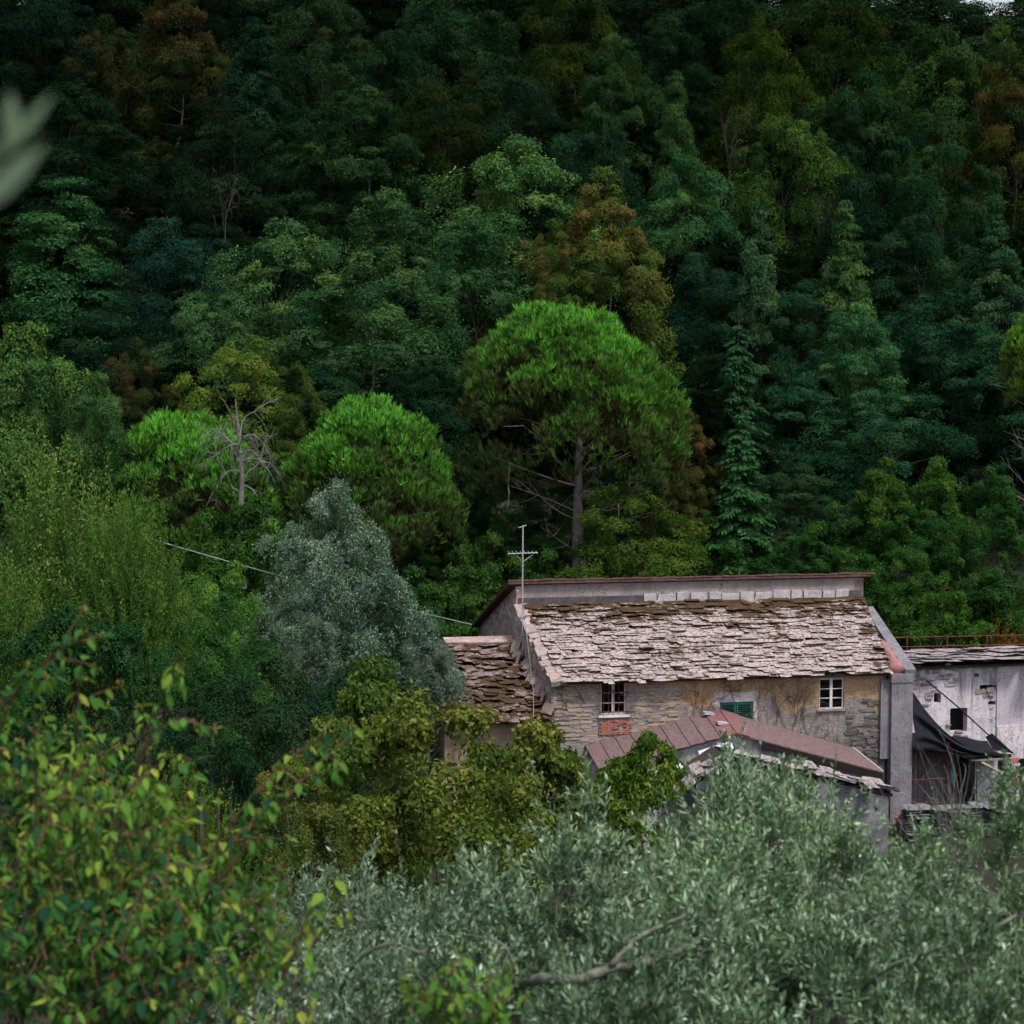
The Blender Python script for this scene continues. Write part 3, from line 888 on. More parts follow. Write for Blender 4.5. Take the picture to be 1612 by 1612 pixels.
def sheds():
    rng = random.Random(3)
    s = here('red_roof_shed', 'shed with shallow maroon gabled roof in front of the facade', 'shed')
    v1, v0 = -.03, -3.75
    Rb, Rf = (6.58, v1, 4.72), (6.15, v0, 4.47)
    Eb, Ef = (11.95, v1, 3.06), (11.85, v0, 2.83)
    Lb, Lf = (1.3, v1, 3.5), (1.0, v0, 3.25)
    g = MB(); g.slab([Rb, Rf, Ef, Eb][::1], .06); build('right_roof_sheet', g, M['maroon'], s)
    # left slope: sheets with stepped seams
    n = 9
    for i in range(n):
        f0, f1 = i / n, (i + 1) / n
        P = lambda a, b, f: np.array(a) * (1 - f) + np.array(b) * f
        a, b, c, d = P(Rf, Lf, f0), P(Rb, Lb, f0), P(Rb, Lb, f1), P(Rf, Lf, f1)
        up = np.array([0, 0, .03 - .035 * 0])
        g = MB(); g.slab([a + up * 0, b + up * 0, c + np.array([0, 0, .035]), d + np.array([0, 0, .035])], .03)
        build('roof_sheet', g, M['maroon_red'] if i == 0 else M['maroon'], s)
    g = MB(); g.slab([np.array(Rf) + (.02, -.03, .03), np.array(Rb) + (.02, 0, .03), np.array(Rb) + (.75, 0, -.2), np.array(Rf) + (.55, -.03, -.12)][::-1], .02); build('ridge_flashing', g, M['maroon_red'], s)
    # fascia under the right slope, white flashing at its end
    a = np.array(Rf) + (.95, -.03, -.27); b = np.array(Ef) + (0, -.03, 0)
    g = MB(); g.add([a + (0, 0, -.05), b + (0, 0, -.05), b + (0, 0, -.30), a + (0, 0, -.30), a + (0, .04, -.05), b + (0, .04, -.05), b + (0, .04, -.30), a + (0, .04, -.30)], [(3, 2, 1, 0), (4, 5, 6, 7), (0, 1, 5, 4), (2, 3, 7, 6), (1, 2, 6, 5), (3, 0, 4, 7)]); build('fascia', g, M['fascia'], s)
    g = MB(); g.bar(np.array(Eb) + (.03, 0, .02), np.array(Ef) + (.03, 0, .02), .045); build('edge_flashing', g, M['white_paint'], s)
    # walls
    g = MB(); vw = v0 + .25
    g.slab([(1.25, vw, 0), (11.6, vw, 0), (11.6, vw, 2.75), (6.17, vw, 4.36), (1.25, vw, 3.2)], .25); build('front_wall', g, M['shed_wall'], s)
    g = MB(); g.box((11.35, vw + .25, 0), (11.6, -.05, 2.75)); build('side_wall', g, M['shed_wall'], s)
    g = MB(); g.box((1.25, vw + .25, 0), (1.5, -.05, 3.1)); build('side_wall', g, M['shed_wall'], s)
    # pale metal gutter board on the left
    a, b = (4.75, v0 - .35, 3.62), (6.0, v0 - .35, 3.96)
    g = MB(); g.slab([a, b, (b[0], b[1] + .45, b[2] + .22), (a[0], a[1] + .45, a[2] + .22)], .03)
    a2, b2 = (3.1, v0 - .35, 3.1), (4.5, v0 - .35, 3.42); g.slab([a2, b2, (b2[0], b2[1] + .3, b2[2] + .12), (a2[0], a2[1] + .3, a2[2] + .12)], .03)
    build('metal_sheet', g, M['white_metal'], s)
    # stones weighing the roof down
    for (u, v, z, w, lab) in ((5.98, -.5, 4.62, .42, 'square pale stone weighing down the maroon roof ridge'), (6.1, -2.1, 4.5, .5, 'flat pale slab lying on the red flashing of the shed roof')):
        g = MB(); g.slab([(-w / 2, -.16, .06), (w / 2, -.2, .07), (w / 2 - .03, .18, .08), (-w / 2 + .04, .16, .06)], .1)
        o = build('roof_stone', g, M['block']); p = hw(u, v, z + .05); o.location = p; o.rotation_euler = (0, .18, HROT + .2); tag(o, lab, 'stone', 'stones lying on the shed roof')
    # lower shed in front with ragged slate verge
    b = here('slate_verge_shed', 'grey walled outbuilding with ragged slates stacked along its gable edge', 'shed')
    vf = -6.1
    g = MB(); g.slab([(4.0, vf, 0), (11.25, vf, 0), (11.25, vf, 2.35), (5.3, vf, 3.85), (4.0, vf, 3.1)], .3); build('gable_wall', g, M['rough_wall'], b)
    g = MB(); g.box((10.95, vf + .3, 0), (11.25, -3.8, 2.3)); build('side_wall', g, M['rough_wall'], b)
    g = MB(); g.slab([(3.7, vf, 3.0), (5.3, vf, 3.9), (5.3, vf + 2.3, 3.95), (3.7, vf + 2.3, 3.0)][::-1], .1); g.slab([(5.3, vf, 3.9), (11.4, vf, 2.36), (11.4, vf + 2.3, 2.36), (5.3, vf + 2.3, 3.95)][::-1], .1)
    rf = build('roof', g, M['dark_wood'], b)
    var = slate_variants(M['slate_ruin'], 10, 77)
    for side in (0, 1):
        A, B = ((5.25, 3.95), (11.5, 2.42)) if side else ((3.6, 2.98), (5.3, 3.95))
        ang = math.atan2(B[1] - A[1], B[0] - A[0]); Ls = math.hypot(B[0] - A[0], B[1] - A[1])
        for row in range(5 if side else 3):
            t = 0
            while t < Ls:
                w = rng.uniform(.3, .8) if side else rng.uniform(.28, .5)
                f = min(1, (t + w / 2) / Ls)
                if rng.random() > .15:
                    z = A[1] + (B[1] - A[1]) * f + .09 * max(0, 2 - row) + .10 * rng.random() + (.05 if row > 1 else 0)
                    obj('slate', var[rng.randrange(10)], rf, Matrix.Translation((A[0] + (B[0] - A[0]) * f, vf - .18 + .4 * max(0, row - 1) + .1 * rng.random() + (0 if row else -.08), z)) @ Matrix.Rotation(-ang, 4, 'Y') @ Matrix.Rotation(rng.gauss(0, .3), 4, 'Z') @ Matrix.Rotation(rng.gauss(0, .1), 4, 'X') @ Matrix.Rotation(rng.gauss(0, .06), 4, 'Y') @ Matrix.Diagonal((w, rng.uniform(.35, .6), rng.uniform(.05, .13), 1)))
                t += w * .93
    # red tiles and brick showing between the slates
    m_ = MB(); m_.box((-.5, -.5, -.5), (.5, .5, .5)); bme = m_.mesh('brick', M['brick'])
    for i in range(46):
        u = rng.uniform(8.0, 10.4); f = (u - 6.15) / 5.6
        z = 4.2 - f * 1.62 - rng.uniform(.18, .55)
        obj('brick', bme, s, Matrix(((.24, 0, 0, u), (0, .06, 0, vw - .01 - .02 * rng.random()), (0, 0, .09, z), (0, 0, 0, 1))))


sheds()


def ruin():
    rng = random.Random(12)
    r = here('ruined_barn', 'roof-damaged barn with peeling white plaster wall right of the farmhouse', 'barn')
    holes = [(16.75, 17.48, 3.15, 4.12), (17.98, 18.68, 4.78, 5.02), (18.35, 18.68, 4.2, 4.36), (16.05, 16.35, 4.35, 4.75), (17.05, 17.85, 0, 2.25), (17.75, 17.95, 5.35, 5.5)]
    g = MB(); wall_holes(g, 'u', 14.3, 18.7, 0, 5.82, holes, 2.0, 2.45); fwall = build('front_wall', g, M['ruin_wall'], r)
    smr = slate_variants(M['grey_stone'], 6, 15, 'stone')
    g = MB(); g.box((18.7, 1.93, 2.0), (24, 2.45, 5.82)); build('smooth_wall', g, M['ruin_smooth'], r)
    g = MB(); g.box((18.72, 1.87, 2.0), (20.05, 1.928, 3.35)); build('plaster_patch', g, M['ruin_wall'], r)
    g = MB(); g.box((14.3, 4.1, 0), (24, 4.4, 5.85)); build('rear_wall', g, M['rough_wall'], r)
    d = MB(); d.slab([(14.3, 1.75, 5.86), (24, 1.75, 5.9), (24, 4.4, 5.98), (14.3, 4.4, 5.94)], .08)
    rf = build('roof', d, M['dark_wood'], r)
    slate_roof(rf, (0, 1.6, 5.9), (1, 0, 0.004), (0, 5.4, .2), lambda s: 14.3, lambda s: 21.8, 2.6, .42, (.4, 1.2), 44, 160, M['slate_ruin'], gap=.03, jitter=1.3, th=.05)
    for (cu, cz, n, sd) in ((16.15, 4.5, 16, .22), (18.3, 4.7, 16, .22), (15.0, 5.5, 40, .5), (17.2, 3.0, 10, .25), (16.3, 5.55, 26, .5), (18.5, 4.0, 8, .15)):
        for i in range(n):
            u_ = cu + rng.gauss(0, sd); z_ = min(5.72, cz + rng.gauss(0, sd * .6)); w = rng.uniform(.12, .4)
            if 14.35 < u_ - w / 2 and u_ + w / 2 < 18.66 and not any(a - .05 < u_ < b + .05 and c - .05 < z_ < d_ + .05 for a, b, c, d_ in holes):
                obj('stone', smr[rng.randrange(6)], fwall, Matrix(((w, 0, 0, u_), (0, 0, -.08, 2.03 - .035 * rng.random()), (0, rng.uniform(.05, .13), 0, z_), (0, 0, 0, 1))))
    # lower storey: concrete panels, plank lintel, brick column
    for (u0, u1, z0, z1, v, mt) in ((14.35, 15.72, .1, 2.75, 1.3, 'concrete'), (15.74, 16.35, .1, 2.7, 1.35, 'concrete'), (17.5, 18.35, .2, 2.3, .9, 'ruin_wall'), (16.38, 16.9, .1, 2.5, 1.6, 'rough_wall')):
        g = MB(); g.box((u0, v, z0), (u1, v + .15, z1)); build('concrete_panel', g, M[mt], r)
    g = MB(); g.box((16.6, -.6, 2.46), (18.6, .3, 2.53)); build('edge_board', g, M['old_plank'], r)
    g = MB(); g.bar((17.0, -.7, 2.42), (17.75, -1.1, 2.02), .1); build('broken_plank', g, M['old_plank'], r)
    bm_ = MB(); bm_.box((-.5, -.5, -.5), (.5, .5, .5)); bme = bm_.mesh('brick', M['ruin_smooth']); bme2 = bm_.mesh('brick', M['brick'])
    for i in range(26):
        for c in range(2):
            obj('brick', bme if rng.random() < .6 else bme2, r, Matrix.Translation((17.95 + c * .27 + (i % 2) * .06 + rng.gauss(0, .015), -1.0 + rng.gauss(0, .02), .06 + i * .1)) @ Matrix.Rotation(rng.gauss(0, .06), 4, 'Z') @ Matrix.Diagonal((.26, .3, .095, 1)))
    # draped black net
    t = here('black_net', 'black shade net sagging from the pier to the ruined barn wall', 'tarpaulin')
    n, m = 40, 18; V = np.zeros((n + 1, m + 1, 3))
    for i in range(n + 1):
        s = i / n
        top = np.array([14.32 + 4.05 * s, .1 - .5 * s, 5.35 - 2.7 * s - 1.0 * math.sin(math.pi * s) * (1 - .25 * s)])
        bot = np.array([14.32 + 4.05 * s, -.8 + .35 * s, 3.02 + .18 * math.sin(s * 9) * (1 - s) - .5 * s])
        for j in range(m + 1):
            q = j / m
            p = top * (1 - q) + bot * q
            p[1] += (.16 * math.sin(q * 15 + s * 3) + .09 * math.sin(q * 31 + s * 11)) * math.sin(math.pi * min(1, s * 1.02 + .02)) ** .5
            p[2] -= .12 * math.sin(math.pi * q)
            V[i, j] = p
    i, j = np.meshgrid(np.arange(n), np.arange(m), indexing='ij'); a = (i * (m + 1) + j).ravel()
    g = MB(); g.add(V.reshape(-1, 3), np.stack([a, a + m + 1, a + m + 2, a + 1], -1)); build('sheet', g, M['net'], t, smooth=True)
    g = MB(); g.add([(17.3, -.35, 3.35), (17.55, -.4, 3.5), (18.45, -.5, 2.68), (17.6, -.45, 2.85)], [(0, 3, 2, 1)]); g.add([(17.3, -.33, 3.35), (17.55, -.38, 3.5), (18.45, -.48, 2.68), (17.6, -.43, 2.85)], [(0, 1, 2, 3)]); build('loose_corner', g, M['net'], t)
    V = []  # overhead sheet added behind the net to put the bay in shade
    for i in range(17):
        for j in range(9):
            s, q = i / 16, j / 8
            V.append((14.32 + 4.0 * s, -.75 + .3 * s + (2.65 - .25 * s) * q, 3.0 - .45 * s + .25 * q - .22 * math.sin(math.pi * q) + .06 * math.sin(s * 13 + q * 5)))
    a = np.array([i * 9 + j for i in range(16) for j in range(8)])
    g = MB(); g.add(V, np.stack([a, a + 9, a + 10, a + 1], -1)); build('added_canopy', g, M['net'], t, smooth=True)
    g = MB(); g.tube([(15.2, .6, 5.5), (16.4, .2, 4.45), (17.4, -.35, 3.45), (18.4, -.5, 2.7)], .03, 6); build('rope', g, M['net'], t)
    c = here('hanging_cloth', 'black cloth hanging in the barn doorway under the net', 'cloth')
    V = []
    for i in range(9):
        for j in range(7):
            s, q = i / 8, j / 6
            V.append((16.72 + (.25 + .55 * q) * (s - .4) * 1.2, .55 + .06 * math.sin(s * 12 + q * 3), 2.45 - 1.75 * q + .05 * math.sin(s * 6) * q))
    a = np.array([i * 7 + j for i in range(8) for j in range(6)])
    g = MB(); g.add(V, np.stack([a, a + 7, a + 8, a + 1], -1)); build('cloth_sheet', g, M['curtain'], c, smooth=True)
    # scaffold
    f = here('scaffold', 'rusty red tube scaffold standing between pier and barn', 'scaffold')
    for (u, v, z) in ((15.78, -.35, 3.35), (15.2, .6, 2.9), (14.45, -.3, 2.9)):
        g = MB(); g.tube([(u, v, 0), (u, v, z)], .028, 6, cap=True); build('post', g, M['rust'], f)
    for p, q in (((14.3, -.35, 2.86), (15.8, -.35, 2.98)), ((14.35, -.32, 1.75), (15.8, -.35, 1.78)), ((14.35, -.32, .85), (15.8, -.35, .82)), ((15.2, .6, 1.6), (15.8, -.35, 1.6)), ((14.5, .55, .55), (15.2, .6, .6)), ((15.2, .6, 2.8), (15.78, -.35, 2.95)), ((15.2, .6, .95), (15.78, -.35, .8))):
        g = MB(); g.tube([p, q], .02, 6, cap=True); build('ledger', g, M['rust'], f)
    for p, q in (((14.7, -.34, 1.8), (15.75, -.36, 2.8)), ((15.62, -.36, 2.95), (15.75, -.36, 2.3)), ((15.2, .58, 2.0), (14.6, -.3, 2.2))):
        g = MB(); g.tube([p, q], .015, 5, cap=True); build('brace', g, M['rust'], f)
    for (u, v, z, lab, w, hh) in ((15.93, -.42, 1.85, 'small blue plastic sheet hung on the red scaffold post', .17, .5), (15.3, -.5, .5, 'crumpled teal blue sheet at the foot of the scaffold', .42, .3)):
        V = [(u + w * (i / 4 - .5), v + .04 * math.sin(i * 2.1 + j), z + hh * (j / 5 - .5)) for i in range(5) for j in range(6)]
        a = np.array([i * 6 + j for i in range(4) for j in range(5)])
        g = MB(); g.add([hw(*p) for p in V], np.stack([a, a + 6, a + 7, a + 1], -1)); o = build('plastic_sheet', g, M['blue_sheet'], smooth=True); tag(o, lab, 'sheet')
    # low broken walls and rubble in the yard
    w_ = here('yard_wall', 'low dark drystone wall in front of the pier', 'wall')
    sm = slate_variants(M['rough_wall'], 6, 5, 'stone')
    for row in range(12):
        u = 13.0
        while u < 16.8:
            w = rng.uniform(.3, .7)
            obj('stone', sm[rng.randrange(6)], w_, Matrix.Translation((u + w / 2, -3.3 + rng.gauss(0, .03), .06 + row * .1)) @ Matrix.Rotation(rng.gauss(0, .08), 4, 'Z') @ Matrix.Diagonal((w, .5, .095, 1)))
            u += w
    hp = here('rubble_heap', 'heap of broken red bricks and tiles at the foot of the pier', 'rubble')
    n = 14; V = []
    for i in range(n + 1):
        for j in range(n + 1):
            x, y = i / n * 2 - 1, j / n * 2 - 1; q = max(0, 1 - x * x - y * y)
            V.append((14.0 + x * 1.2, -2.2 + y * .8, -.05 + 1.05 * q ** .6 + .08 * math.sin(i * 2.3) * math.cos(j * 1.9)))
    a = np.array([i * (n + 1) + j for i in range(n) for j in range(n)])
    g = MB(); g.add(V, np.stack([a, a + n + 1, a + n + 2, a + 1], -1)); build('earth', g, M['tile_red'], hp)
    bme = bm_.mesh('brick', M['brick'])
    for i in range(90):
        x, y = rng.uniform(-.8, .8), rng.uniform(-.8, .5); q = max(0, 1 - x * x - y * y)
        o = obj('brick', bme, hp, Matrix.Translation((14.0 + x * 1.2, -2.2 + y * .8, 1.05 * q ** .6 + .03)) @ Matrix.Rotation(rng.uniform(0, 3), 4, 'Z') @ Matrix.Rotation(rng.gauss(0, .4), 4, 'X') @ Matrix.Diagonal((.24, .13, .05, 1)))
    # rusty railing behind the barn
    q = here('rusty_railing', 'thin rusty railing running along the terrace behind the barn', 'railing')
    for u in (15.4, 17.2, 19.0, 20.8, 22.6):
        g = MB(); g.tube([(u, 8.2, 3.0), (u, 8.2, 6.22)], .03, 5, cap=True); build('post', g, M['rust'], q)
    for z in (6.15, 5.75, 5.4):
        g = MB(); g.tube([(15.2, 8.2, z), (23.2, 8.2, z - .05)], .022, 5, cap=True); build('rail', g, M['rust'], q)
    g = MB(); g.box((15.0, 8.0, 0), (24, 8.4, 4.9)); build('terrace_wall', g, M['rough_wall'], q)


ruin()

# ------------------------------------------------------------------ plant templates
A_ = np.array
T_RHOMB = (A_([(0, 0, 0), (.5, .45, .10), (0, 1, 0), (-.5, .45, .10)], float), A_([(0, 1, 2, 3)]), None)
T_BLADE = (A_([(-.5, 0, 0), (.5, 0, 0), (0, 1, 0)], float), None, A_([(0, 1, 2)]))
T_LEAF = (A_([(0, 0, 0), (0, .35, .02), (0, .7, -.03), (0, 1, -.16), (-.46, .28, .09), (-.40, .62, .04), (.46, .28, .09), (.40, .62, .04)], float),
          A_([(1, 6, 7, 2), (4, 1, 2, 5)]), A_([(0, 6, 1), (2, 7, 3), (0, 1, 4), (2, 3, 5)]))


def rand_dir(rng, n):
    v = rng.normal(size=(n, 3))
    return nrm(v)


def curve(a, b, bend, n=6):
    t = np.linspace(0, 1, n)[:, None]
    return a * (1 - t) + b * t + bend * (4 * t * (1 - t))


def wood(rng, H, r0, targets, top=.85, lean=(0, 0), mb=None, limb_r=.35, start=.25, n=7, wander=.018):
    mb = mb or MB()
    m = 9
    t = np.linspace(0, 1, m)
    w = np.cumsum(rng.normal(0, wander * H, (m, 2)), 0) * .5; w[0] = 0
    p = np.stack([w[:, 0] + lean[0] * t, w[:, 1] + lean[1] * t, t * H * top], -1)
    p[0, 2] = -.4
    rad = r0 * (1 - .85 * t) * (1 + .35 * np.exp(-t * 14))
    mb.tube(p, rad, n)
    for c in targets:
        h = np.clip((c[2] - .35 * np.hypot(c[0], c[1])) / (H * top), start, .95)
        k = h * (m - 1); i = min(int(k), m - 2); f = k - i
        a = p[i] * (1 - f) + p[i + 1] * f
        ra = (rad[i] * (1 - f) + rad[i + 1] * f) * limb_r * rng.uniform(.7, 1.2)
        L = np.linalg.norm(c - a)
        pts = curve(a, c, rng.normal(0, .07, 3) * L + A_([0, 0, -.03 * L]), 6)
        mb.tube(pts, np.linspace(ra, ra * .2, 6), 5)
    return mb


ENV = {
    'round': lambda t: np.sin(np.pi * np.clip(t, 0, 1) ** .8) ** .55,
    'tall': lambda t: np.minimum(1, (t / .25 + .3)) * (1 - t ** 3.2) ** .7 * .95 + .02,
    'cone': lambda t: np.minimum(1, t / .10 + .55) * (1 - t) ** .72,
    'low': lambda t: np.minimum(1, t / .12 + .7) * np.sqrt(np.clip(1 - t ** 2, 0, 1)),
    'dome': lambda t: np.sqrt(np.clip(1 - t ** 2.2, 0, 1)),
    'wide': lambda t: np.sin(np.pi * np.clip(t, 0, 1) ** 1.25) ** .6,
}


def clump_leaves(mb, rng, C, axis, rc, nleaf, L, Wd, droop, cc, T=T_RHOMB, thick=.14, spread=.55, leafjit=.22, hang=.35):
    """sprays: each clump is a shallow drooping dome of leaves"""
    n = len(C)
    rc = np.repeat(rc, nleaf); axis = np.repeat(axis, nleaf, 0); P0 = np.repeat(C, nleaf, 0)
    a1 = nrm(np.cross(axis, A_([.3, .2, .9]) + 0 * axis)); a2 = np.cross(axis, a1)
    rho = np.sqrt(rng.random(n * nleaf)); phi = rng.random(n * nleaf) * 2 * np.pi
    # each dome is broken into a few sprigs
    ph0 = np.repeat(rng.random(n) * 6.28, nleaf)
    lobe = 1 + .28 * np.sin(3 * phi + ph0) + .18 * np.sin(5 * phi + 2 * ph0)
    rr = rho * rc * lobe
    rad = a1 * np.cos(phi)[:, None] + a2 * np.sin(phi)[:, None]
    h = -droop * rr ** 2 / rc + rng.normal(0, thick, n * nleaf) * rc
    P = P0 + rad * rr[:, None] + axis * h[:, None]
    nn = nrm(axis + rad * (1.4 * droop * rho)[:, None] + rng.normal(0, spread, (n * nleaf, 3)))
    D = nrm(rad * .7 + rng.normal(0, .6, (n * nleaf, 3)) + A_([0, 0, -hang]))
    s = np.stack([Wd * rng.uniform(.7, 1.3, n * nleaf), L * rng.uniform(.7, 1.3, n * nleaf), Wd * np.ones(n * nleaf)], -1)
    c = np.clip(np.repeat(cc, nleaf) + rng.normal(0, leafjit, n * nleaf), 0, 1)
    mb.inst(T, P, D, nn, s, c)


def crown_centres(rng, n, H, Wd, base, env, inner=.45, lobes=.22):
    t = rng.random(n * 6)
    r = ENV[env](t)
    keep = rng.random(n * 6) < (r * .9 + .12)
    t = t[keep][:n]; r = r[keep][:n]; n = len(t)
    th = rng.random(n) * 2 * np.pi
    p1, p2, p3 = rng.random(3) * 6.28
    r = r * (1 + lobes * np.sin(2 * th + p1 + 3 * t) + .7 * lobes * np.sin(3 * th + p2 - 6 * t) + .5 * lobes * np.sin(5 * th + p3 + 9 * t))
    rad = r * np.sqrt(rng.uniform(inner ** 2, 1, n)) * Wd / 2
    z = H * (base + (1 - base) * t)
    C = np.stack([rad * np.cos(th), rad * np.sin(th), z + .12 * Wd * np.sin(th * 2 + p2) * .5], -1)
    out = np.stack([np.cos(th), np.sin(th), np.zeros(n)], -1)
    return C, out, t


T_HEX = (A_([(0, 0, 0), (.42, .3, .07), (.4, .65, .05), (0, 1, -.08), (-.4, .65, .05), (-.42, .3, .07)], float), A_([(0, 1, 2, 3), (0, 3, 4, 5)]), None)


def gen_tree(name, seed, H=15, Wd=9, base=.1, env='round', nb=84, nl=880, L=.165, lw=.105, rb=(.55, 1.9), flat=.72, mat='forest', r0=.2, up=.95, hang=.35, tipc=0.0, bark='bark', limbs=30, inner=.5, T=T_RHOMB, lobes=.24, top=.62, bias=.5, rough=.36, jit=.45, cvar=.13):
    """boughs spread through the crown's envelope, each a leafy dome with open shade beneath"""
    rng = np.random.default_rng(seed)
    B, out, t = crown_centres(rng, nb, H, Wd, base, env, inner, lobes)
    n = len(B)
    bax = nrm(out * .55 + A_([0, 0, up]) + rng.normal(0, .15, (n, 3)))
    R = rng.uniform(*rb, n) * (1 - .42 * t)
    N = n * nl
    ax = np.repeat(bax, nl, 0)
    w = nrm(rand_dir(rng, N) + ax * bias)
    ph = np.repeat(rng.random((n, 6)) * 6.283, nl, 0)
    nz = np.sin(4.3 * w[:, 0] + ph[:, 0]) * np.sin(4.1 * w[:, 1] + ph[:, 1]) + np.sin(4.6 * w[:, 2] + ph[:, 2]) * .6 + .7 * np.sin(9 * w[:, 0] + ph[:, 3]) * np.sin(10 * w[:, 1] + ph[:, 4]) * np.sin(9 * w[:, 2] + ph[:, 5])
    k = np.repeat(R, nl) * (1 + rough * nz) * (1 - np.abs(rng.normal(0, .13, N)))
    k = k * np.where(rng.random(N) < .14, 1 + .32 * rng.random(N), 1)
    along = (w * ax).sum(1, keepdims=True) * ax
    P = np.repeat(B, nl, 0) + (w - along * (1 - flat)) * k[:, None]
    nn = nrm(w + along * .4 + rng.normal(0, jit, (N, 3)))
    tang = rng.normal(0, 1, (N, 3)); tang = nrm(tang - (tang * nn).sum(1, keepdims=True) * nn)
    D = nrm(tang + A_([0, 0, -hang]) + w * .25)
    cc = .40 + np.repeat(rng.normal(0, cvar, n), nl) + .07 * nz + np.repeat(tipc * np.clip((t - .3) * 1.6, 0, 1) * rng.uniform(0, 1.3, n), nl)
    c = np.clip(cc + rng.normal(0, .17, N), 0, 1)
    s_ = np.stack([lw * rng.uniform(.65, 1.35, N), L * rng.uniform(.65, 1.35, N), np.full(N, lw)], -1)
    mb = MB(); mb.inst(T, P, D, nn, s_, c)
    tr = wood(rng, H, r0, (B * A_([.85, .85, .97]))[rng.permutation(n)[:limbs]], top=top)
    return tr.mesh(name + '_trunk', M[bark], True), mb.mesh(name + '_crown', M[mat]), H, Wd


def gen_pine(name, seed, H, Wd, crown_h, ntuft=22, ncl=190, asym=(0, 0), low=None, blades=8, bl=.36, dead=14, power=2.5):
    """umbrella pine: a broken dome of upright needle tufts over a bare trunk"""
    rng = np.random.default_rng(seed)
    n = ncl
    t = rng.random(n) ** .75
    th = rng.random(n) * 2 * np.pi
    lump = np.sin(3 * th + seed) * .5 + np.sin(5 * th + 4 * t + seed * 2) * .6 + np.sin(8 * th - 6 * t) * .35
    r = np.clip(1 - t ** power, 0, 1) ** .5 * (1 + .09 * lump)
    shell = rng.random(n) < .74
    k = np.where(shell, rng.uniform(.84, 1.03, n), rng.uniform(.3, .78, n))
    C = np.stack([r * k * Wd / 2 * np.cos(th), r * k * Wd / 2 * np.sin(th), H - crown_h + crown_h * t * np.where(shell, 1 + .05 * lump, .7)], -1)
    C[:, 2] += asym[0] * C[:, 0] / Wd + asym[1] * C[:, 1] / Wd + .35 * np.sin(C[:, 0] * 1.3 + seed) * np.sin(C[:, 1] * 1.1)
    gap = np.sin(C[:, 0] * 1.15 + seed * 3) * np.sin(C[:, 1] * 1.05 + 1) * np.sin(C[:, 2] * 1.3 + seed)
    keep = ~((gap > .5) & (t < .8))
    C, t, shell, n = C[keep], t[keep], shell[keep], int(keep.sum())
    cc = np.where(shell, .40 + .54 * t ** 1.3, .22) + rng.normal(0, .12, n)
    if low is not None:
        C = np.vstack([C, low]); cc = np.concatenate([cc, np.full(len(low), .38)]); n = len(C)
    ctr = A_([0, 0, H - crown_h * 1.05])
    axis = nrm(nrm(C - ctr) * .75 + A_([0, 0, .65]))
    mb = MB()
    N = n * ntuft
    ax = np.repeat(axis, ntuft, 0); P0 = np.repeat(C, ntuft, 0)
    a1 = nrm(np.cross(ax, A_([.31, .2, .05]) + 0 * ax)); a2 = np.cross(ax, a1)
    rc = np.repeat(rng.uniform(.5, .95, n), ntuft)
    rho = np.sqrt(rng.random(N)); phi = rng.random(N) * 6.283
    rd = a1 * np.cos(phi)[:, None] + a2 * np.sin(phi)[:, None]
    P = P0 + rd * (rho * rc)[:, None] + ax * ((-.6 * rho ** 2 * rc) + rng.normal(0, .12, N))[:, None]
    tax = nrm(ax * .6 + rd * (rho * .5)[:, None] + A_([0, 0, .8]) + rng.normal(0, .12, (N, 3)))
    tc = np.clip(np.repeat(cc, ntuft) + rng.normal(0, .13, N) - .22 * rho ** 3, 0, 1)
    Pb = np.repeat(P, blades, 0); tb = np.repeat(tax, blades, 0)
    D = nrm(tb + rng.normal(0, .30, (N * blades, 3)))
    s = np.stack([rng.uniform(.06, .11, N * blades), bl * rng.uniform(.7, 1.25, N * blades), np.ones(N * blades)], -1)
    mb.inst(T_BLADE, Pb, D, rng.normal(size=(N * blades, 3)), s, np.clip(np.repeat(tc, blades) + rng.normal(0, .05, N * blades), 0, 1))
    wd = wood(rng, H, .42 * H / 16, C[rng.permutation(n)[:34]], top=.8, limb_r=.3, start=.5, n=10, wander=.006)
    for i in range(dead):
        z = H * rng.uniform(.16, .5); a = rng.random() * 6.283; ln = rng.uniform(.15, .42) * Wd
        p0 = A_([0, 0, z]); p1 = A_([math.cos(a) * ln, math.sin(a) * ln, z + ln * rng.uniform(.25, .75)])
        pts = curve(p0, p1, rng.normal(0, .05, 3) * ln, 7); wd.tube(pts, np.linspace(.05, .01, 7), 5)
        for j in range(6):
            q = pts[rng.integers(2, 7)]; e = q + nrm(rng.normal(size=3) + (p1 - p0) / ln) * ln * rng.uniform(.15, .4)
            wd.tube(curve(q, e, rng.normal(0, .05, 3), 4), np.linspace(.024, .006, 4), 4)
    return wd.mesh(name + '_trunk', M['pine_bark'], True), mb.mesh(name + '_crown', M['pine']), H, Wd


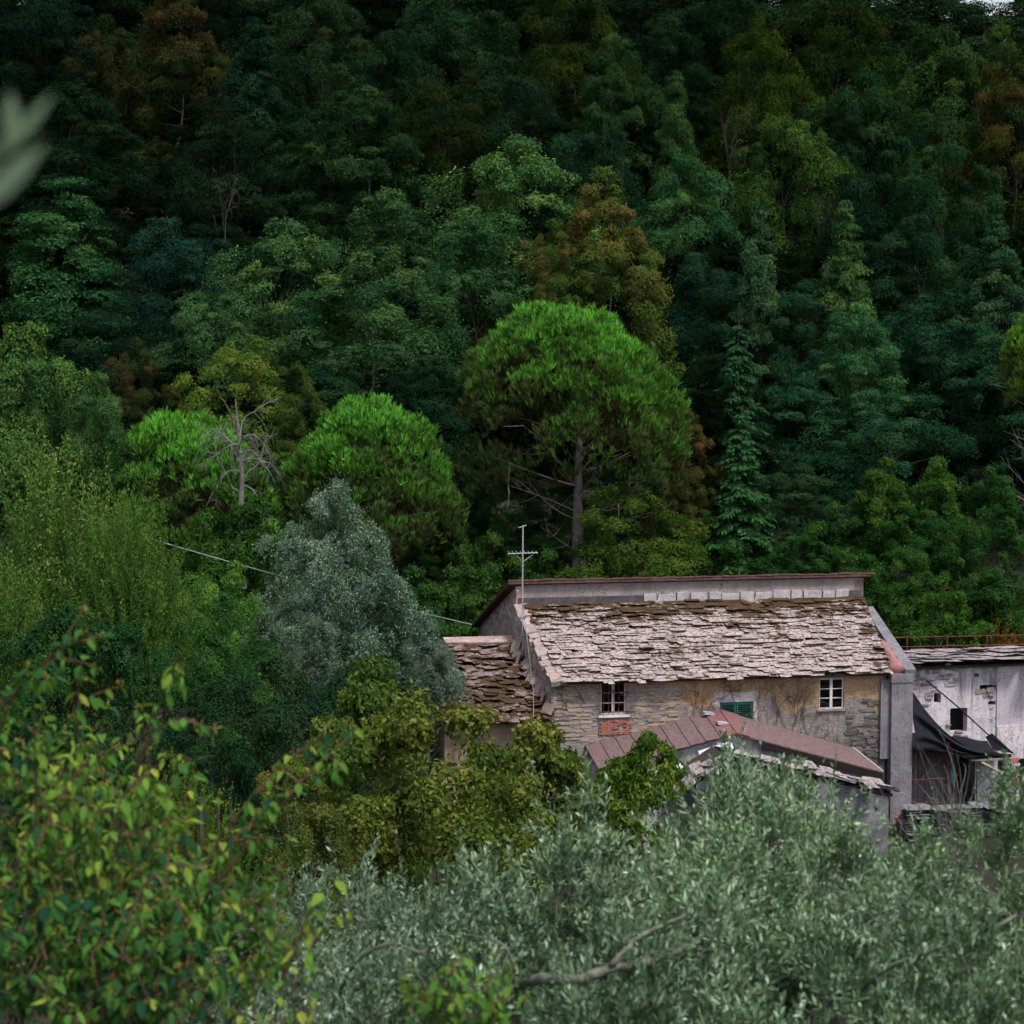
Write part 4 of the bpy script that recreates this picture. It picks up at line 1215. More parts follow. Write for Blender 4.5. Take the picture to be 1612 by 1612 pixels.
def gen_spruce(name, seed, H=14, Wd=5):
    rng = np.random.default_rng(seed)
    wd = MB(); mb = MB()
    wd.tube([(0, 0, -.4), (.05, 0, H * .5), (0, .05, H)], [.2, .12, .02], 7)
    z = H * .06
    Ps = []; Ds = []
    while z < H * .985:
        f = z / H; R = Wd / 2 * (1 - f) ** .85 * rng.uniform(.75, 1.1) + .15
        nb = int(4 + 6 * (1 - f))
        for b in range(nb):
            a = rng.random() * 6.283; ln = R * rng.uniform(.7, 1.15)
            d = A_([math.cos(a), math.sin(a), 0])
            p0 = A_([0, 0, z]); p1 = d * ln + A_([0, 0, z - .28 * ln])
            pts = curve(p0, p1, A_([0, 0, .12 * ln]), 5); wd.tube(pts, np.linspace(.03, .008, 5), 4)
            m = int(22 + 50 * ln)
            tt = rng.uniform(.12, 1.05, m) ** .8
            c = p0 * (1 - tt)[:, None] + p1 * tt[:, None] + A_([0, 0, 1.])[None] * (.48 * ln * tt * (1 - tt))[:, None]
            side = np.cross(d, A_([0, 0, 1.]))
            off = rng.normal(0, .22, m) * (1.1 - tt * .6) * min(1, ln)
            Ps.append(c + side * off[:, None] + A_([0, 0, -.05]))
            Ds.append(nrm(d * .5 + side * np.sign(off)[:, None] * .5 + A_([0, 0, -.75]) + rng.normal(0, .25, (m, 3))))
        z += H * .022 * rng.uniform(.8, 1.3)
    P = np.vstack(Ps); D = np.vstack(Ds); n = len(P)
    s = np.stack([rng.uniform(.09, .16, n), rng.uniform(.22, .42, n), np.full(n, .05)], -1)
    mb.inst(T_RHOMB, P, D, rng.normal(0, .6, (n, 3)) + A_([0, 0, .8]), s, np.clip(rng.normal(.5, .25, n), 0, 1))
    return wd.mesh(name + '_trunk', M['bark'], True), mb.mesh(name + '_crown', M['spruce']), H, Wd


def gen_shoots(name, seed, H, Wd, nshoot, per, L, lw, mat, lean=.35, start=(.05, .6), len_r=(.25, .5), leafside=.8, r0=.2, base_n=14, bark='bark', upright=1.0):
    """shrubby crown of leafy upright shoots"""
    rng = np.random.default_rng(seed)
    mb = MB()
    th = rng.random(nshoot) * 6.283; rr = np.sqrt(rng.random(nshoot)) * Wd / 2
    top = H * (1 - .55 * (rr / (Wd / 2)) ** 2.2) * rng.uniform(.8, 1.08, nshoot)
    ln = H * rng.uniform(*len_r, nshoot)
    z0 = np.maximum(H * .02, (top - ln) * rng.uniform(.35, 1.0, nshoot))
    P0 = np.stack([rr * np.cos(th), rr * np.sin(th), z0], -1)
    D = nrm(np.stack([np.cos(th) * lean * rr / Wd * 2, np.sin(th) * lean * rr / Wd * 2, np.full(nshoot, upright)], -1) + rng.normal(0, .15, (nshoot, 3)))
    P0[:, :2] -= D[:, :2] * (ln * .5)[:, None]
    t = rng.random((nshoot, per))
    bend = rng.normal(0, .10, (nshoot, 1, 3)) * ln[:, None, None]
    P = P0[:, None] + D[:, None] * (t * ln[:, None])[..., None] + bend * (t ** 2)[..., None]
    P = P.reshape(-1, 3) + rng.normal(0, .06, (nshoot * per, 3)) * H / 10
    Dl = nrm(np.repeat(D, per, 0) * .6 + leafside * rand_dir(rng, nshoot * per))
    nn = nrm(rand_dir(rng, nshoot * per) * .8 + A_([0, 0, .7]))
    cs = np.repeat(rng.normal(.45, .16, nshoot), per)
    n = nshoot * per
    s = np.stack([lw * rng.uniform(.7, 1.3, n), L * rng.uniform(.7, 1.3, n), np.full(n, lw)], -1)
    mb.inst(T_RHOMB, P, Dl, nn, s, np.clip(cs + rng.normal(0, .2, n), 0, 1))
    wd = wood(rng, H, r0, (P0 + D * (ln * .3)[:, None])[rng.permutation(nshoot)[:base_n]], top=.6, start=.05)
    for i in rng.permutation(nshoot)[:min(nshoot, 90)]:
        wd.tube(curve(P0[i], P0[i] + D[i] * ln[i] * .8, bend[i, 0] * .2, 4), np.linspace(.02, .006, 4) * H / 9, 4)
    return wd.mesh(name + '_trunk', M[bark], True), mb.mesh(name + '_crown', M[mat]), H, Wd


def gen_bare(name, seed, H, mat='dead_wood', spread=1.0, r0=.22, depth=4, stem=.5, droop=-.06):
    rng = np.random.default_rng(seed); mb = MB()

    def grow(p, d, ln, r, k):
        pts = [p]
        for i in range(6):
            d = nrm(d + rng.normal(0, .17 if k < depth else .05, 3) + A_([0, 0, .04 if k > 2 else droop]))
            p = p + d * ln / 6; pts.append(p)
        mb.tube(pts, np.linspace(r, r * .6, 7), 7 if k == depth else 5)
        if k:
            nb = (5 if k == depth else 3) if k > 1 else 4
            for i in range(nb):
                q = pts[rng.integers(4 if k == depth else 2, 7)] if i else pts[-1]
                o = rng.normal(0, 1, 3); o[2] *= .6
                e = nrm(d * .7 + spread * nrm(o) * .9 + A_([0, 0, .1]))
                grow(q, e, (H * (1 - stem) * .55 if k == depth else ln * rng.uniform(.5, .75)), r * .45, k - 1)
    grow(A_([0, 0, -.3]), A_([0.02, 0, 1.]), H * stem + .3, r0, depth)
    return mb.mesh(name + '_trunk', M[mat], True), None, H, H * .7


PROTO = {}
PROTO['b1'] = gen_tree('broadleaf', 101, 15, 9, env='round')
PROTO['b2'] = gen_tree('broadleaf', 102, 16, 8, env='tall', rb=(.45, 1.5), nb=100, nl=740)
PROTO['b3'] = gen_tree('broadleaf', 103, 14, 10, env='wide', rb=(.6, 2.2), nb=72, nl=1000, flat=.6)
PROTO['b4'] = gen_tree('broadleaf', 104, 15, 8.5, env='round', rb=(.7, 2.4), nb=56, nl=1300, flat=.8)
PROTO['h1'] = gen_tree('hornbeam', 105, 15, 7.5, base=.03, env='cone', rb=(.6, 1.2), nb=120, nl=560, hang=1.0, flat=.6, bias=.3)
PROTO['h2'] = gen_tree('hornbeam', 106, 13, 9, base=.03, env='cone', rb=(.9, 1.8), nb=90, nl=740, flat=.34, hang=.3, up=1.4, L=.18)
PROTO['a1'] = gen_tree('autumn', 107, 14, 8.5, env='tall', mat='autumn', tipc=.42, rb=(.6, 1.2), nb=110, nl=620)
PROTO['o1'] = gen_tree('ochre', 108, 13, 8.5, env='round', mat='ochre', rb=(.7, 1.4), nb=84, nl=700)
PROTO['f1'] = gen_tree('fresh', 109, 9, 7, base=.02, env='round', mat='fresh', nb=90, nl=560, L=.14, lw=.085, rb=(.4, 1.0), rough=.34)
PROTO['f2'] = gen_tree('fresh', 119, 4.8, 3.8, base=.02, env='round', mat='fresh', nb=52, nl=420, L=.15, lw=.09, rb=(.3, .75), rough=.36, jit=.6, r0=.07)
PROTO['s1'] = gen_spruce('spruce', 110)
PROTO['bush'] = gen_tree('bush', 111, 5, 6, base=0.0, env='dome', mat='laurel', nb=60, nl=500, L=.10, lw=.06, rb=(.5, 1.0), r0=.08, bias=.7)
PROTO['ivy'] = gen_tree('ivy', 112, 6, 6, base=0.0, env='dome', mat='ivy', nb=56, nl=440, L=.12, lw=.085, rb=(.5, 1.1), r0=.1)


def plant(proto, px, pytop, wpx, Y, label, cat='tree', name='tree', group=None, tint=(1, 1, 1), crown=None, rot=None, hmin=2.0, zscale=None, mats=None):
    """stand a copy of a plant on the ground so that its top and width match what was measured in the photograph"""
    tr, cr, H, Wd = PROTO[proto]
    p = at_depth(px, pytop, Y)
    g = float(terr(p[0], Y))
    h = max(hmin, p[2] - g)
    depth = Y / math.cos(PITCH)
    w = wpx * depth / FPX
    t = thing(name, label, cat, (p[0], Y, g - .05), 0, group)
    rng = random.Random(int(px * 7 + pytop * 13 + Y))
    t.rotation_euler = (0, 0, rng.random() * 6.283 if rot is None else rot)
    sx = w / Wd; sz = min(h / H, 1.3 * sx) if cr else h / H
    a = obj('trunk', tr, t)
    a.scale = (max(sx, .7 * h / H) if cr else sx, max(sx, .7 * h / H) if cr else sx, h / H)
    if cr:
        b = obj('crown', cr, t)
        b.scale = (sx, sx, sz); b.location = (0, 0, h - H * sz)
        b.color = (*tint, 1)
    return t

# ------------------------------------------------------------------ hillside forest
G_FOR = 'forest trees on the hillside'
TREES = [
    # proto, px, py_top, width px, distance, tint, name, label
    ('a1', 275, -25, 210, 176, (.75, .75, .75), 'autumn_tree', 'tall browning tree at the upper edge, leftmost of the autumn trees'),
    ('a1', 165, 40, 150, 182, (.62, .68, .7), 'autumn_tree', 'dim browning tree at the upper left, beside the taller browning tree'),
    ('b4', 50, -30, 230, 186, (.5, .58, .62), 'broadleaf_tree', 'very dark tree in the top left corner'),
    ('b1', 90, 130, 240, 168, (.5, .62, .62), 'broadleaf_tree', 'very dark tree behind the blurred olive sprig'),
    ('h1', 400, 40, 190, 170, (.6, .75, .8), 'hornbeam_tree', 'dark feathery tree right of the tall browning tree'),
    ('b2', 340, 190, 190, 158, (.6, .66, .66), 'broadleaf_tree', 'dark tree below the tall browning tree'),
    ('b1', 500, -30, 170, 184, (.8, .85, .75), 'broadleaf_tree', 'green tree touching the upper edge, left of the picture centre'),
    ('b2', 560, 130, 190, 162, (.9, 1.0, .8), 'broadleaf_tree', 'green round-headed tree on the upper slope, left of the centre'),
    ('b1', 470, 170, 180, 166, (.62, .75, .72), 'broadleaf_tree', 'dark tree half behind the green round-headed tree'),
    ('b4', 715, -20, 190, 182, (.8, .9, .8), 'broadleaf_tree', 'dull green tree near the top edge, above the large pale green tree'),
    ('b1', 620, 50, 170, 176, (.68, .8, .75), 'broadleaf_tree', 'dark green tree near the upper edge between two duller ones'),
    ('o1', 700, 110, 190, 166, (.55, .6, .6), 'broadleaf_tree', 'brownish dull tree above and left of the large pale green tree'),
    ('b4', 790, 90, 170, 170, (.7, .8, .78), 'broadleaf_tree', 'dark green tree directly above the large pale green tree'),
    ('h2', 110, 285, 300, 146, (.85, 1.05, .85), 'hornbeam_tree', 'dark layered tree at the left edge with flat drooping sprays'),
    ('b4', 285, 345, 190, 146, (.6, .75, .95), 'broadleaf_tree', 'bluish dark tree between the layered tree and a paler one'),
    ('b1', 440, 345, 230, 138, (1.25, 1.3, 1.05), 'broadleaf_tree', 'pale green leafy tree above the dead tree'),
    ('b3', 330, 450, 170, 136, (1.1, 1.2, 1.0), 'broadleaf_tree', 'low pale green tree just above the bare dead tree'),
    ('b2', 605, 290, 190, 142, (1.15, 1.2, .95), 'broadleaf_tree', 'pale green tall tree with bare grey twigs, above the middle pine'),
    ('b1', 585, 415, 260, 134, (1.0, 1.1, .9), 'broadleaf_tree', 'broad green tree right behind the middle umbrella pine'),
    ('b1', 800, 215, 260, 144, (1.35, 1.4, 1.05), 'broadleaf_tree', 'large pale green tree left of the orange-tipped tree'),
    ('b2', 740, 330, 170, 138, (1.0, 1.15, .95), 'broadleaf_tree', 'green tree under the large pale green tree, left of big pine top'),
    ('a1', 950, 285, 225, 137, (1.05, 1.1, .95), 'autumn_tree', 'bright orange-tipped autumn tree directly above the big umbrella pine'),
    ('a1', 870, 360, 130, 134, (.9, 1.0, .85), 'autumn_tree', 'olive brown tree at the left foot of the orange-tipped tree'),
    ('o1', 905, -30, 190, 178, (.62, .68, .6), 'broadleaf_tree', 'olive brown tree touching the upper edge near the centre'),
    ('b2', 975, 48, 120, 170, (1.0, 1.15, .85), 'broadleaf_tree', 'slim green ivy-clad tree near the upper edge right of centre'),
    ('b4', 930, 180, 150, 158, (.75, .9, .85), 'broadleaf_tree', 'dark green tree above the orange-tipped tree'),
    ('h1', 1065, 122, 130, 160, (1.35, 1.35, .9), 'hornbeam_tree', 'light green pointed tree on the upper slope right of centre'),
    ('b1', 1090, 245, 180, 150, (.95, 1.15, .95), 'broadleaf_tree', 'dense green tree below the light green pointed tree'),
    ('b2', 1040, 20, 150, 182, (.6, .72, .65), 'broadleaf_tree', 'dark slender tree behind the slim ivy-clad one'),
    ('o1', 1200, 25, 170, 170, (.75, .85, .6), 'broadleaf_tree', 'tall olive green tree with visible pale stems on the upper slope'),
    ('b3', 1245, 170, 190, 156, (1.3, 1.3, .8), 'broadleaf_tree', 'light flat-topped tree in the middle of the upper right slope'),
    ('b4', 1120, -25, 170, 186, (.62, .7, .6), 'broadleaf_tree', 'dull tree at the upper edge right of the slender dark tree'),
    ('o1', 1320, -25, 220, 180, (.55, .68, .55), 'broadleaf_tree', 'broad dull olive tree at the upper edge, left of the sky gap'),
    ('b1', 1350, 110, 190, 164, (.75, .92, .8), 'broadleaf_tree', 'mid green tree under the broad dull olive tree'),
    ('b1', 1480, 40, 210, 172, (1.05, 1.1, .75), 'broadleaf_tree', 'yellowish green tree just below the sky gap'),
    ('b2', 1585, 30, 170, 176, (1.05, 1.1, .75), 'broadleaf_tree', 'yellowish green tree in the top right corner'),
    ('a1', 1590, 95, 210, 158, (.85, .85, .72), 'autumn_tree', 'browning tree at the right edge of the upper slope'),
    ('b3', 1475, 215, 180, 152, (.85, 1.05, .9), 'broadleaf_tree', 'dark green spreading tree left of the right-edge browning tree'),
    ('b4', 1380, 240, 170, 152, (.6, .75, .7), 'broadleaf_tree', 'dark tree beside the spreading one, above the pointed green tree'),
    ('h1', 1195, 333, 140, 138, (1.15, 1.15, 1.1), 'hornbeam_tree', 'pointed tree with pale brown tip right of the big pine crown'),
    ('h1', 1330, 328, 160, 137, (1.25, 1.25, .95), 'hornbeam_tree', 'tall pointed green tree above the farmhouse right half'),
    ('b2', 1345, 470, 170, 130, (1.05, 1.25, 1.05), 'broadleaf_tree', 'green tree with hanging leafy clumps over the farmhouse right end'),
    ('b4', 1110, 400, 160, 140, (.6, .75, .8), 'broadleaf_tree', 'dark tree in the gap right of the orange-tipped tree'),
    ('b1', 1265, 440, 160, 138, (.6, .8, .8), 'broadleaf_tree', 'dark tree between the two pointed trees'),
    ('b1', 1450, 340, 190, 144, (.62, .78, .75), 'broadleaf_tree', 'dark tree right of the tall pointed green tree'),
    ('h1', 1570, 350, 170, 140, (.9, 1.0, .95), 'hornbeam_tree', 'dim pointed tree near the right edge at mid height'),
    ('b4', 1470, 480, 200, 134, (.62, .82, .85), 'broadleaf_tree', 'shadowy blue-green tree on the right slope'),
    ('b2', 1580, 520, 180, 128, (.7, .9, .92), 'broadleaf_tree', 'blue-green tree at the right edge above the pale saplings'),
    ('b1', 1250, 590, 200, 126, (.62, .85, .85), 'broadleaf_tree', 'dark blue-green tree right of the spruces'),
    ('b3', 1400, 610, 220, 124, (.7, .92, .92), 'broadleaf_tree', 'blue-green spreading tree above the pale saplings'),
    ('b1', 1130, 560, 150, 128, (.62, .8, .78), 'broadleaf_tree', 'dark tree directly behind the spruces'),
    ('b4', 680, 560, 170, 128, (.6, .75, .72), 'broadleaf_tree', 'dark tree in the gap between the two right pines'),
    ('b1', 190, 470, 200, 136, (.5, .62, .65), 'broadleaf_tree', 'nearly black tree in the deep gap above the dead tree'),
    ('b2', 520, 560, 170, 128, (.62, .78, .72), 'broadleaf_tree', 'dark tree right of the dead tree'),
]
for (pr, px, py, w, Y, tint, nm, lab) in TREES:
    k = .66 if Y > 150 else 1.0  # leaf colour dimmed on the upper slope to imitate vignette darkening
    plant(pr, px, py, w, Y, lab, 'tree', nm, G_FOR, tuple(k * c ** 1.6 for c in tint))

# more of the same wood, seen only in the gaps
frng = random.Random(77)


def beside(px, py, skip=0):
    """a phrase placing a filler tree next to the most similar placed one"""
    t = min(TREES, key=lambda t: (t[1] - px) ** 2 + .6 * (t[2] - py) ** 2)
    dx, dy = px - t[1], py - t[2]
    rel = ('right of' if dx > 0 else 'left of') if abs(dx) > 45 else ('above' if dy < 0 else 'below')
    return rel + ' the ' + ' '.join(t[7].split(',')[0].split()[:9])



for i in range(76):
    row = i % 4
    Y = (126, 150, 172, 205)[row] + frng.uniform(-7, 10)
    px = -120 + 1850 * ((i // 4) + frng.random()) / 19
    py = (560, 330, 140, -90)[row] + frng.uniform(0, 60)
    if row == 3 and 1330 < px:
        py = 22 + frng.uniform(0, 25)
    k = frng.uniform(.08, .2)  # near-black leaf tint paints in the shade of the gaps
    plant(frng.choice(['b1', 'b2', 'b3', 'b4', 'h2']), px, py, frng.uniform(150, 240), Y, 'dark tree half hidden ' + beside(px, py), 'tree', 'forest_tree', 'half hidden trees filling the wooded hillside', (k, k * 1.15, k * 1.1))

for i in range(24):
    px = -60 + 1740 * (i + frng.random() * .6) / 24
    py = frng.uniform(-120, -70) if px < 1310 else frng.uniform(-22, 2)
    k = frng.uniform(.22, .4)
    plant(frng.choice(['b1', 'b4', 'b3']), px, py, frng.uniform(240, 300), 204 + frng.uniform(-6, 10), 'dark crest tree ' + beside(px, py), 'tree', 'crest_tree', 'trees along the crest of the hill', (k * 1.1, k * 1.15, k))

# nearer trees round the house
def single(key, mesh, *a, **k):
    PROTO[key] = mesh
    return plant(key, *a, **k)


lowc = np.array([(-5.0, .3, 8.2), (-4.6, .8, 7.6), (-5.5, -.3, 7.9), (-4.9, -.6, 7.2), (-4.2, 0, 8.6), (-3.6, -1, 7.9), (-5.3, .4, 6.6), (-3.9, .5, 7.0), (1.2, -1.2, 6.4), (.8, -1.6, 6.7), (-2.6, -1.5, 8.0), (-1.8, -2, 8.3), (3.4, -1.6, 8.2), (4.2, -1.2, 8.6), (-4.4, -1.4, 8.9), (-4.8, .6, 9.3), (-3.8, -2.2, 8.6), (-2.9, -2.6, 8.2), (3.9, -2.0, 7.6), (4.7, -.6, 7.4), (2.6, -2.4, 7.9), (1.6, -2.6, 8.2), (-.6, -2.2, 7.8), (.3, -2.6, 8.4)])
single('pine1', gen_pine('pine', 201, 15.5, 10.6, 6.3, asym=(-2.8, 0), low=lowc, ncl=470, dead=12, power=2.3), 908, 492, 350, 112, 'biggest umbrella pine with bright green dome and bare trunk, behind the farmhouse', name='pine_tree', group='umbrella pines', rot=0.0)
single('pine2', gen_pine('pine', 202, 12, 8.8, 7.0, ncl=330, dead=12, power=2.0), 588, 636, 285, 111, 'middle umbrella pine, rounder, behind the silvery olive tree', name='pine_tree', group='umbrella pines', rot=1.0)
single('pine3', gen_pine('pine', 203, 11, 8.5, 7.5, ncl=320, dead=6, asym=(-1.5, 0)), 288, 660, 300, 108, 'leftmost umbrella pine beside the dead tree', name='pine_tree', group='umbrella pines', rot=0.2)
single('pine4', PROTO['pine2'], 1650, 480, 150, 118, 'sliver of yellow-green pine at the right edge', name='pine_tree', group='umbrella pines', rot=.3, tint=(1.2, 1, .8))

plant('s1', 1162, 500, 150, 122, 'slim dark spruce, the rear and taller-reaching of the two', name='spruce_tree', group='spruces beside the big pine', tint=(1, 1.1, 1))
plant('s1', 1168, 640, 150, 113, 'slim spruce with lighter drooping sprays, the front one of the two', name='spruce_tree', group='spruces beside the big pine', tint=(1.5, 1.5, 1.1))
plant('o1', 1000, 762, 240, 109, 'low yellow-green domed tree right of the big pine trunk', name='domed_tree', tint=(.85, 1.0, .75))
plant('a1', 1085, 662, 130, 114, 'small reddish-tipped tree between the big pine and the spruces', name='autumn_tree', tint=(.9, .75, .8))
plant('o1', 370, 526, 200, 120, 'yellowish olive-green tree right behind the bare dead tree', name='yellowing_tree', tint=(1.5, 1.6, 1.15))
plant('o1', 455, 560, 110, 121, 'small olive-green tree right of the dead tree', name='yellowing_tree', tint=(.75, .85, .75))
plant('a1', 215, 545, 120, 122, 'thin brownish tree above the leftmost pine', name='thin_tree', tint=(.5, .55, .55))
plant('b4', 45, 512, 220, 108, 'yellow-green bushy tree at the left edge above the willow thicket', name='bushy_tree', tint=(2.0, 1.9, 1.0))
plant('b4', 150, 590, 130, 106, 'smaller yellow-green bushy tree beside the one at the left edge', name='bushy_tree', tint=(1.6, 1.6, 1.0))
def gen_dead(seed, H=11.0, fork=.56):
    rng = np.random.default_rng(seed); mb = MB()
    tr = np.array([(0, 0, -.3), (.03, 0, H * .3), (-.05, 0, H * fork), (.05, .05, H * (fork + .12)), (-.1, 0, H * (fork + .24)), (-.25, .1, H * .93)])
    mb.tube(tr, [.24, .2, .17, .12, .07, .025], 9)
    for i in range(15):
        a = rng.random() * 6.283; f = rng.uniform(.0, 1.0); p = tr[2] * (1 - f) + tr[4] * f
        ln = rng.uniform(1.4, 3.0); el = rng.uniform(.0, .9)
        d = A_([math.cos(a) * math.cos(el), .6 * math.sin(a) * math.cos(el), math.sin(el)])
        pts = [p]
        for j in range(7):
            d = nrm(d + rng.normal(0, .2, 3) + A_([0, 0, -.10])); pts.append(pts[-1] + d * ln / 7)
        mb.tube(pts, np.linspace(.042, .010, 8), 5)
        for k in range(7):
            q = pts[rng.integers(2, 8)]; e = nrm(d * .6 + rng.normal(0, .7, 3) + A_([0, 0, -.15])); l2 = rng.uniform(.5, 1.2)
            q2 = [q, q + e * l2 * .5 + rng.normal(0, .05, 3), q + e * l2 + A_([0, 0, -.12])]
            mb.tube(q2, [.016, .011, .006], 4)
            for _ in range(3):
                b = q2[rng.integers(1, 3)]; mb.tube([b, b + nrm(e + rng.normal(0, .7, 3) + A_([0, 0, -.2])) * rng.uniform(.25, .6)], [.008, .004], 3)
    return mb.mesh('dead_tree_trunk', M['dead_wood'], True), None, H, 5.4


single('dead', gen_dead(5), 378, 592, 170, 105, 'bare grey dead tree with crooked branches left of the middle pine', name='dead_tree', rot=.0)
PROTO['willow'] = gen_shoots('willow', 208, 12, 8, 520, 120, .17, .075, 'willow', len_r=(.22, .42))
plant('willow', 90, 628, 300, 82, 'big feathery light green willow thicket at the left edge', name='willow_thicket', tint=(1, 1, 1))
plant('willow', 200, 720, 190, 80, 'shorter feathery willow thicket right of the big one', name='willow_thicket', tint=(.85, .95, .85))
plant('willow', -20, 800, 200, 74, 'lower willow thicket cut by the left edge', name='willow_thicket', tint=(.75, .85, .8))
PROTO['olive_far'] = gen_tree('olive_tree', 209, 10, 8, base=.04, env='round', mat='silver_far', nb=100, nl=620, L=.16, lw=.06, rb=(.5, 1.4), rough=.4, jit=.7, hang=.0, r0=.25, bark='olive_bark', cvar=.16)
plant('olive_far', 522, 768, 205, 92, 'tall silvery olive tree in front of the middle pine', name='olive_tree', group='silvery trees left of the house', tint=(.78, .98, .82))
plant('olive_far', 600, 905, 220, 91, 'broad silvery olive right under the tall one', name='olive_tree', group='silvery trees left of the house', tint=(.5, .72, .56))
plant('olive_far', 470, 925, 140, 88, 'greyish low olive at the left foot of the tall silvery one', name='olive_tree', group='silvery trees left of the house', tint=(.55, .74, .58))
plant('olive_far', 672, 975, 100, 90, 'small grey-green olive against the mossy annex roof', name='olive_tree', group='silvery trees left of the house', tint=(.7, .8, .78))
plant('bush', 345, 893, 190, 86, 'rounded laurel with yellow-green top left of the silvery olive', 'shrub', 'laurel_bush', tint=(1.5, 1.5, 1.1))
plant('bush', 290, 930, 180, 82, 'dark rounded laurel below the yellow-green topped one', 'shrub', 'laurel_bush', tint=(.75, .9, .95))
plant('bush', 330, 990, 220, 76, 'lower dark laurel mass above the black hollow', 'shrub', 'laurel_bush', tint=(.6, .75, .8))
plant('ivy', 430, 1040, 230, 70, 'ivy mound flecked with orange leaves over the dark hollow', 'shrub', 'ivy_mound', tint=(1, 1, 1))
plant('ivy', 330, 1075, 200, 66, 'very dark ivy mound left of the dark hollow', 'shrub', 'ivy_mound', tint=(.7, .8, .8))
plant('ivy', 560, 1040, 180, 74, 'dark ivy mound behind the walnut crown', 'shrub', 'ivy_mound', tint=(.8, .9, .9))
plant('ivy', 120, 960, 260, 66, 'dark shrub mass under the willow thickets', 'shrub', 'ivy_mound', tint=(.9, 1.2, .9))
# dark shrubs and small trees on the bank behind the pines
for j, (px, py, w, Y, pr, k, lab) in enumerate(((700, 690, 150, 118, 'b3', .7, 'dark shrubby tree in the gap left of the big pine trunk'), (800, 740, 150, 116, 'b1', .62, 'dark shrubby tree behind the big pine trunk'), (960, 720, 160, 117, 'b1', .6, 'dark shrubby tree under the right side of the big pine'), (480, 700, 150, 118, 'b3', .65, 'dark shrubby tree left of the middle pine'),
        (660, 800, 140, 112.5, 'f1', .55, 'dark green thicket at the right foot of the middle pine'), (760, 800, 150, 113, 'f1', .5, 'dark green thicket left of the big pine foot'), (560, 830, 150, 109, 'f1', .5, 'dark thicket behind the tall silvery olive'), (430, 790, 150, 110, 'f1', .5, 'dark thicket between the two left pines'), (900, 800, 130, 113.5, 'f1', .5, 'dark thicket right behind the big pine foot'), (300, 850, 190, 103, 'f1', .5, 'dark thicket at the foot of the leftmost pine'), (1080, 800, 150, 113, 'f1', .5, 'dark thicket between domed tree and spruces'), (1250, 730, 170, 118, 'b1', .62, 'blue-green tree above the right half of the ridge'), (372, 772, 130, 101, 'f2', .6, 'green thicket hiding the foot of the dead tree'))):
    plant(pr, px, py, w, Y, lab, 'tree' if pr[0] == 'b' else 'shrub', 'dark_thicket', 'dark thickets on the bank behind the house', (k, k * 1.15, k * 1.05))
# shrubs behind the house
BEH = [
    ('f1', 760, 850, 120, 109.5, (1.0, 1.05, .95), 'bright green shrub left of the pine trunk foot'), ('f1', 700, 905, 130, 107.5, (.9, 1.0, .9), 'green shrub between silvery olive and farmhouse gable'),
    ('f1', 645, 905, 130, 106.5, (.75, .9, .9), 'darker green shrub behind the broad silvery olive'), ('f1', 735, 945, 110, 106.8, (.95, 1.0, .85), 'green shrub touching the farmhouse rear eave'),
    ('f1', 850, 872, 120, 109.5, (.8, .95, .8), 'low green shrub at the foot of the big pine'), ('f1', 930, 868, 120, 110, (.7, .85, .7), 'low dark shrub right of the pine trunk foot'),
    ('f1', 1270, 840, 150, 112, (.6, .85, .8), 'dull green shrub above the farmhouse ridge right half'), ('f1', 1330, 800, 110, 114, (.75, .95, .8), 'shrub with yellow tips above the farmhouse right end'),
    ('f1', 1180, 850, 120, 112, (.5, .72, .65), 'dark low shrub at the spruce foot'), ('f1', 1390, 730, 100, 114, (1.05, 1.05, .75), 'light sapling with yellow tips, left of a pair above the barn'),
    ('f1', 1475, 728, 110, 115, (.9, 1.05, .8), 'light sapling, right of a pair above the barn'), ('f1', 1430, 800, 170, 112, (.6, .85, .75), 'green thicket under the pair of light saplings'),
    ('f1', 1560, 745, 160, 113, (.6, .82, .72), 'round-headed grey-green tree with pale stems at the right edge'), ('f1', 1400, 890, 90, 108, (.8, 1.0, .8), 'green shrub at the right end of the farmhouse ridge'),
    ('f1', 1490, 918, 110, 106.5, (1.05, 1.15, .8), 'yellow-green sapling thicket behind the barn roof'), ('f1', 1420, 960, 110, 106, (.7, .9, .75), 'low green shrub behind the concrete parapet'),
    ('f1', 1350, 880, 110, 110, (.6, .8, .7), 'dull shrub touching the right end of the ridge'), ('f1', 1560, 900, 130, 109, (.5, .7, .65), 'shadowed shrub under the round-headed tree'),
]
for (pr, px, py, w, Y, tint, lab) in BEH:
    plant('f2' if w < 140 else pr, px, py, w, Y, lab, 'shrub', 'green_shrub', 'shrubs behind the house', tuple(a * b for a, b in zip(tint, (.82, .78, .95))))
PROTO['red'] = gen_shoots('red_shrub', 231, 4, 4, 160, 60, .16, .09, 'redleaf', lean=.8, len_r=(.3, .5), r0=.06)
plant('red', 1590, 960, 120, 106, 'yellow and orange shrub behind the barn at the right edge', 'shrub', 'orange_shrub', tint=(1, 1.2, 1))
PROTO['barestem'] = gen_bare('bare_sapling', 233, 3.2, r0=.06, depth=3)
plant('barestem', 1490, 965, 60, 105.5, 'small bare whitish sapling standing behind the barn roof', name='bare_sapling')
PROTO['snag'] = gen_bare('snag', 236, 8, r0=.07, depth=3, mat='bark', stem=.55)
PROTO['barestem2'] = gen_bare('bare_stems', 235, 6, r0=.06, depth=2, spread=.6)
plant('barestem2', 1575, 830, 80, 110, 'pale bare stems leaning beneath the round-headed tree', name='leaning_sapling')
plant('snag', 965, 170, 60, 152, 'bare grey snag high on the slope right of centre', name='bare_snag', hmin=9)
plant('snag', 585, 370, 60, 132, 'bare grey snag in front of the pale green tall tree', name='bare_snag', hmin=8)

